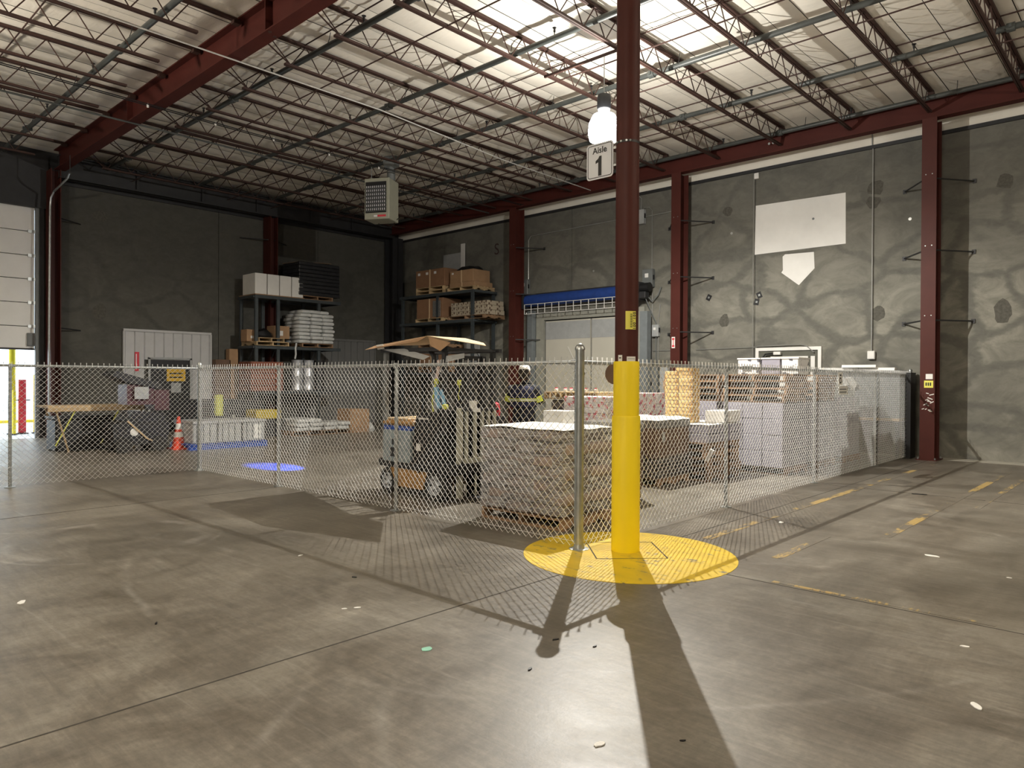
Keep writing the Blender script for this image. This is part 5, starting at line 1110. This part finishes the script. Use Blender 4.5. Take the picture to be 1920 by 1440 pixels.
for z0, z1, m, nm in ((0.035, 0.28, orange_m, 'cone_body'), (0.28, 0.40, white_m, 'white_band'), (0.40, 0.46, orange_m, 'cone_body'), (0.46, 0.60, white_m, 'white_band'), (0.60, 0.76, orange_m, 'cone_tip')):
    r = lambda z: 0.145*(1-z/0.86)+0.012
    MB().lathe([(r(z0), z0), (r(z1), z1)], n=24).build(nm, m, cn, True)
sg_ = thing('yellow_notice', 'yellow caution board hanging in the dark doorway of the ribbed partition', 'notice', (XL+0.032, 9.2, 1.55)); MB().box(0, 0.012, -0.28, 0.28, 0, 0.38).build('board', flat('amber', (0.70, 0.42, 0.02), 0.5), sg_)
for k in range(2): MB().box(0.012, 0.014, -0.2, 0.2, 0.10+k*0.12, 0.14+k*0.12).build('print_line', black_m, sg_)
t = thing('paper_notice', 'pale paper notice below the yellow board in the dark doorway', 'notice', (XL+0.032, 9.2, 1.2)); MB().box(0, 0.006, -0.15, 0.15, 0, 0.30).build('paper', lgrey_m, t)
# grey crates on a blue pallet
pb = thing('blue_pallet', 'blue plastic pallet under the grey crates left of the fence corner', 'pallet', (-17.0, 7.9, 0))
for k in range(3): MB().box(-0.55+k*0.48, -0.41+k*0.48, -0.95, 0.95, 0.0, 0.11).build('runner', bluep_m, pb)
for k in range(9): MB().box(-0.58, 0.58, -0.95+k*0.215, -0.80+k*0.215, 0.11, 0.14).build('slat', bluep_m, pb)
for k in range(3):
    t = thing('grey_crate', ['left', 'middle', 'right'][k]+' grey plastic crate on the blue pallet', 'crate', (-17.0, 7.33+k*0.60, 0.14), 0, 'grey crates on the blue pallet')
    MB().chamfer(-0.5, 0.5, -0.28, 0.28, 0, 0.46, 0.02).build('crate', lgrey_m, t); MB().box(-0.53, 0.53, -0.295, 0.295, 0.46, 0.52).build('lid', lgrey_m, t)
    for q in range(3): MB().box(0.50, 0.515, -0.2+q*0.15, -0.18+q*0.15, 0.04, 0.44).build('rib', grey_m, t)
    if k == 2: MB().box(0.502, 0.508, 0.0, 0.16, 0.06, 0.40).build('label', paper_m, t)
wc = thing('wire_cage', 'small silver wire cage beside the orange cone', 'cage', (-17.05, 7.22-0.12, 0)) if False else None
t = thing('yellow_bottle', 'tall yellow bottle rack panel behind the grey crates', 'panel', (-19.2, 8.9, 0)); MB().chamfer(-0.08, 0.08, -0.10, 0.10, 0.62, 1.20, 0.03).build('yellow_panel', lime_m, t); MB().box(-0.05, 0.05, -0.05, 0.05, 0, 0.62).build('stand', dark_m, t)
t = thing('yellow_box', 'low yellow box on a dark stand left of the white bags', 'box', (-19.3, 10.3, 0)); MB().chamfer(-0.3, 0.3, -0.42, 0.35, 0.5, 0.76, 0.02).build('box', flat('box_yellow', (0.55, 0.42, 0.04), 0.5), t); MB().box(-0.3, 0.3, -0.4, 0.33, 0, 0.5).build('stand', dark_m, t)
t = thing('dark_cabinet', 'low dark cabinet in front of the left wall rack', 'cabinet', (-20.2, 9.6, 0)); MB().chamfer(-0.4, 0.4, -1.0, 0.9, 0, 1.05, 0.02).build('cabinet', dark_m, t); MB().box(0.4, 0.41, -0.05, 0.05, 0.4, 0.6).build('handle', galv_m, t)
for k, y in enumerate((11.3, 12.25)):
    pallet(-19.0, y, 0, PI/2, ['left', 'right'][k]+' pallet under the flat white bags on the floor before the rack', s=(0.9, 0.85, 1)); 
    bagpile(-19.0, y, PH+0.0, 2, 2, 3 if k == 0 else 2, 0.5, 0.42, 0.12, wbag_m, 'flat_bag_pile', ['higher', 'lower'][k]+' pile of flat white bags on the floor before the left wall rack', 'bag pile', 0.03)
t = thing('cardboard_box', 'plain brown cardboard box on the floor right of the white bags', 'box', (-18.9, 13.05, 0.0)); MB().chamfer(-0.35, 0.35, -0.36, 0.36, 0.16, 0.72, 0.01).build('box', card_m, t); MB().box(-0.34, 0.34, -0.35, 0.35, 0, 0.16).build('pallet_foot', wood_m, t)
t = thing('white_bag', 'small crumpled white bag right of the plain brown box', 'bag', (-18.75, 13.58, 0)); mb = MB().lathe([(0.02, 0), (0.12, 0.0), (0.15, 0.10), (0.08, 0.22), (0.03, 0.28)], n=10); mb.v = [(x*rnd.uniform(.8, 1.1), y*rnd.uniform(.8, 1.1), z) for x, y, z in mb.v]; mb.build('bag', wbag_m, t, True)

# ------------------------------------------------------------------ the person, seen from behind over the loads
pm = thing('person', 'person in dark work clothes and a hi-vis vest, seen from behind with raised hands', 'person', (-7.70, 8.56, 0), math.radians(28))
def skin(name, joints, edges, radii, mat, parent, lv=2):
    me = bpy.data.meshes.new(name); me.from_pydata(joints, edges, [])
    o = bpy.data.objects.new(name, me); COL.objects.link(o); bpy.context.view_layer.objects.active = o
    m = o.modifiers.new('skin', 'SKIN'); m.use_smooth_shade = True
    for v, r in zip(me.skin_vertices[0].data, radii): v.radius = r if isinstance(r, tuple) else (r, r)
    me.skin_vertices[0].data[0].use_root = True
    s = o.modifiers.new('sub', 'SUBSURF'); s.levels = lv; s.render_levels = lv
    bpy.context.view_layer.update()
    nm = bpy.data.meshes.new_from_object(o.evaluated_get(bpy.context.evaluated_depsgraph_get())); bpy.data.objects.remove(o)
    nm.materials.clear(); nm.materials.append(mat)
    q = bpy.data.objects.new(name, nm); COL.objects.link(q); q.parent = parent
    nm.polygons.foreach_set('use_smooth', [True]*len(nm.polygons)); return q
J = [(0, 0, 1.00), (0, 0.01, 1.18), (0, 0.01, 1.36), (0, 0.0, 1.50), (0, 0.01, 1.58),         # pelvis, waist, chest, shoulders, neck base
     (0, 0.03, 1.66),
     (-0.20, 0.0, 1.50), (-0.27, 0.05, 1.26), (-0.17, 0.25, 1.40),                             # left arm raised in front
     (0.20, 0.0, 1.50), (0.29, 0.04, 1.28), (0.18, 0.26, 1.44),
     (-0.10, 0, 0.93), (-0.11, 0.0, 0.50), (-0.11, -0.02, 0.09), (-0.11, 0.13, 0.05),
     (0.10, 0, 0.93), (0.12, 0.02, 0.50), (0.12, 0.0, 0.09), (0.12, 0.15, 0.05)]
E_ = [(0, 1), (1, 2), (2, 3), (3, 4), (4, 5), (3, 6), (6, 7), (7, 8), (3, 9), (9, 10), (10, 11), (0, 12), (12, 13), (13, 14), (14, 15), (0, 16), (16, 17), (17, 18), (18, 19)]
Rd = [(0.195, 0.135), (0.19, 0.13), (0.20, 0.14), (0.155, 0.11), 0.065, 0.055, 0.085, 0.062, 0.042, 0.085, 0.062, 0.042, 0.10, 0.075, 0.052, 0.045, 0.10, 0.075, 0.052, 0.045]
skin('body', J, E_, Rd, navy_m, pm)
hd_ = MB().lathe([(0.02, -0.125), (0.055, -0.115), (0.075, -0.07), (0.083, 0.0), (0.082, 0.05), (0.062, 0.10), (0.02, 0.122)], (0, 0.035, 1.765), 18); hd_.v = [(x, (y-0.035)*1.18+0.035, z) for x, y, z in hd_.v]
head = hd_.build('head', skin_m, pm, True)
MB().cbox((0, 0.145, 1.755), (0.022, 0.03, 0.035), (0.3, 0, 0)).build('nose', skin_m, head)
for sx in (-1, 1):
    MB().lathe([(0.004, -0.012), (0.012, 0), (0.004, 0.012)], (sx*0.032, 0.126, 1.78), 8).build('eye', white_m, head, True); MB().lathe([(0.01, -0.03), (0.016, 0.0), (0.01, 0.03)], (sx*0.086, 0.03, 1.76), 8).build('ear', skin_m, head, True)
MB().cbox((0, 0.126, 1.705), (0.045, 0.008, 0.010)).build('mouth', flat('lips', (0.16, 0.05, 0.04), 0.6), head)
hr = MB().lathe([(0.075, -0.10), (0.088, -0.05), (0.092, 0.02), (0.088, 0.06)], (0, 0.02, 1.765), 18); hr.v = [(x, (y-0.02)*1.05+0.02-0.004, z) for x, y, z in hr.v if True]; 
hr.v = [(x, min(y, 0.075), z) for x, y, z in hr.v]; hr.build('hair', hair_m, pm, True)
cap = MB().lathe([(0.094, 0.03), (0.094, 0.065), (0.078, 0.11), (0.045, 0.136), (0.003, 0.142)], (0, 0.035, 1.765), 20, close=False); cap.v = [(x, (y-0.035)*1.15+0.035, z) for x, y, z in cap.v]
MB_ = cap.build('cap', white_m, pm, True); MB().prism([(-0.07, 0.12), (0.07, 0.12), (0.05, 0.20), (-0.05, 0.20)], 1.80, 1.808, 'z').build('cap_brim', white_m, MB_)
vest = MB(); rows = [(1.50, 0.205, 0.135, 0.0), (1.44, 0.215, 0.150, 0.0), (1.36, 0.208, 0.155, 0.0), (1.30, 0.200, 0.152, 0.0)]
def ring(rows, mat, name, par):
    mb = MB(); n = 24
    for z, a, b, oy in rows:
        for i in range(n): t_ = 2*PI*i/n; mb.v.append((math.cos(t_)*a, math.sin(t_)*b+oy, z))
    for j in range(len(rows)-1):
        for i in range(n): mb.f.append((j*n+i, j*n+(i+1) % n, (j+1)*n+(i+1) % n, (j+1)*n+i))
    return mb.build(name, mat, par, True)
bl_ = flat('vest_blue', (0.015, 0.018, 0.06), 0.8, 0, 0.3)
vst = ring([(1.56, 0.15, 0.11, 0.0), (1.52, 0.22, 0.145, 0), (1.44, 0.236, 0.165, 0), (1.32, 0.225, 0.165, 0), (1.22, 0.212, 0.158, 0)], bl_, 'vest', pm)
ring([(1.36, 0.234, 0.172, 0), (1.315, 0.229, 0.171, 0)], hiviz_m, 'hi_vis_band', vst); ring([(1.345, 0.237, 0.175, 0), (1.325, 0.235, 0.175, 0)], silver_m, 'reflective_stripe', vst)
for sx in (-1, 1):
    a = Vector((sx*0.255, 0.03, 1.34)); d_ = (Vector((sx*0.28, 0.045, 1.28))-a)
    MB().tube((sx*0.232, 0.02, 1.40), (sx*0.262, 0.035, 1.31), 0.075, 14, 0.068).build('hi_vis_cuff', hiviz_m, vst, True)
# hands: palm, four fingers and a thumb round a small handset
def hand(w, side, par):
    ox, oy, oz = w
    h = skin('hand', [(ox, oy, oz), (ox-side*0.02, oy+0.035, oz+0.02), (ox-side*0.035, oy+0.06, oz+0.03)], [(0, 1), (1, 2)], [0.028, (0.038, 0.018), (0.036, 0.016)], skin_m, par, 1)
    for k in range(4):
        b = (ox-side*0.035, oy+0.058, oz+0.058-k*0.019); L_ = (0.032, 0.037, 0.034, 0.026)[k]
        skin('finger', [b, (b[0]-side*0.012, b[1]+L_, b[2]+0.004), (b[0]-side*0.040, b[1]+L_+0.006, b[2]+0.004), (b[0]-side*0.055, b[1]+L_-0.012, b[2]+0.003)], [(0, 1), (1, 2), (2, 3)], [0.009, 0.0085, 0.008, 0.007], skin_m, h, 1)
    skin('thumb', [(ox-side*0.012, oy+0.02, oz+0.03), (ox-side*0.03, oy+0.03, oz+0.062), (ox-side*0.052, oy+0.045, oz+0.072)], [(0, 1), (1, 2)], [0.011, 0.010, 0.008], skin_m, h, 1)
    return h
hand((-0.155, 0.27, 1.41), -1, pm); hand((0.165, 0.28, 1.45), 1, pm)
for sx in (-0.11, 0.12): MB().chamfer(sx-0.05, sx+0.05, -0.09, 0.20, 0.0, 0.09, 0.025).build('boot', rub_m, pm)
t = thing('red_cloth', 'small red cloth bag standing left of the person', 'bag', (-8.35, 8.6, 0)); MB().box(-0.12, 0.12, -0.1, 0.1, 0, 1.05).build('stand_box', dark_m, t); mb = MB().lathe([(0.01, 1.05), (0.06, 1.05), (0.07, 1.12), (0.05, 1.25), (0.01, 1.28)], n=10); mb.build('cloth', redp_m, t, True)

# ------------------------------------------------------------------ the yard seen under the dock door
yard = struct('ground', MB().box(-75, XL-0.3, -45, 45, -0.25, -0.02), asph_m)
def post(name, x, y, h, r, mat, label, cat='post'):
    t = thing(name, label, cat, (x, y, -0.02)); MB().tube((0, 0, 0), (0, 0, h), r, 16).build('post', mat, t, True); MB().lathe([(r*1.6, 0.0), (r*1.6, 0.03), (r, 0.04)], n=16).build('base', dark_m, t); return t
yel2 = flat('yard_yellow', (0.85, 0.70, 0.03), 0.5, 0, 0.05)
post('yard_post', -25.0, 5.42, 2.9, 0.085, yel2, 'tall yellow post outside the dock door')
t = post('yard_bollard', -25.0, 5.67, 1.6, 0.10, redp_m, 'red bollard outside right of the tall yellow post'); MB().box(-0.02, 0.02, -0.2, 0.2, 0.98, 1.01).build('cross_bar', black_m, t)
post('yard_post', -25.0, 6.02, 1.75, 0.07, yel2, 'yellow post outside beside the dock door jamb')
post('yard_post', -24.6, 5.38, 1.3, 0.05, yel2, 'short yellow post outside before the tall one')
t = thing('yard_rail', 'low yellow rail outside the dock door', 'rail', (-26, 4.0, 0)); MB().tube((0, -3, 0.30), (0, 3.2, 0.30), 0.05, 10).build('rail', yel2, t, True)
for y in (-2.5, 0, 2.5): MB().tube((0, y, -0.02), (0, y, 0.3), 0.04, 8).build('leg', yel2, t)
t = thing('yard_wall', 'pale low kerb wall across the yard', 'wall', (-40, 0, 0)); MB().box(-0.2, 0.2, -30, 40, -0.02, 0.6).build('wall', white_m, t)

# ------------------------------------------------------------------ scraps on the open floor
scr = [(-1.71, 7.71, 0.13), (-4.34, 3.04, 0.05), (-6.01, 3.57, 0.05), (-6.22, 1.41, 0.09), (-0.97, 5.22, 0.05), (-1.92, 2.66, 0.06), (-0.75, 4.3, 0.08), (-1.04, 7.31, 0.04), (-4.39, 2.96, 0.04), (-3.4, 8.3, 0.10)]
for k, (x, y, s) in enumerate(scr):
    t = MB().prism(blob(0, 0, s*0.55, 0.2, k+50), 0.001, 0.006, 'z').build('paper_scrap', paper_m); t.location = (x, y, 0); t.scale = (1, 0.45, 1); t.rotation_euler = (0, 0, k*0.9)
    tag(t, ['white paper scrap on the bare floor right of the yellow circle', 'larger of two white crumbs on the floor in front of the forklift shadow', 'pale twisted scrap on the floor below the forklift shadow', 'flat grey paper scrap on the floor at the far left', 'small white scrap on the right side of the open floor', 'pale curled scrap at the bottom of the open floor', 'thin white scrap low on the right side of the floor', 'tiny white crumb at the right edge of the floor', 'smaller of two white crumbs on the open floor', 'white paper strip near the yellow lines by the side fence'][k], 'scrap')
chp = [(-5.03, 3.49, 0.05), (-2.9, 3.54, 0.05), (-2.71, 3.08, 0.05), (-5.04, 1.91, 0.05), (-2.78, 11.81, 0.22), (-1.66, 2.95, 0.03), (-2.65, 3.62, 0.04)]
for k, (x, y, s) in enumerate(chp):
    t = MB().prism(blob(0, 0, s*0.5, 0.3, k+80), 0.001, 0.007, 'z').build('dark_chip', black_m); t.location = (x, y, 0); t.scale = (1, 0.3, 1); t.rotation_euler = (0, 0, 0.5+k*0.7)
    tag(t, ['black chip on the floor below the forklift shadow', 'black chip left of the corner post shadow tip', 'black chip below the corner post shadow tip', 'thin dark splinter on the floor at the lower left', 'black rubber strip on the floor near the side fence', 'black crumb beside the column shadow', 'black chip right of the corner post shadow tip'][k], 'chip')
t = MB().prism(blob(0, 0, 0.035, 0.2, 99), 0.001, 0.004, 'z').build('green_spot', flat('mint', (0.25, 0.55, 0.42), 0.6)); t.location = (-3.37, 2.87, 0); tag(t, 'small mint green spot on the open floor', 'spot')
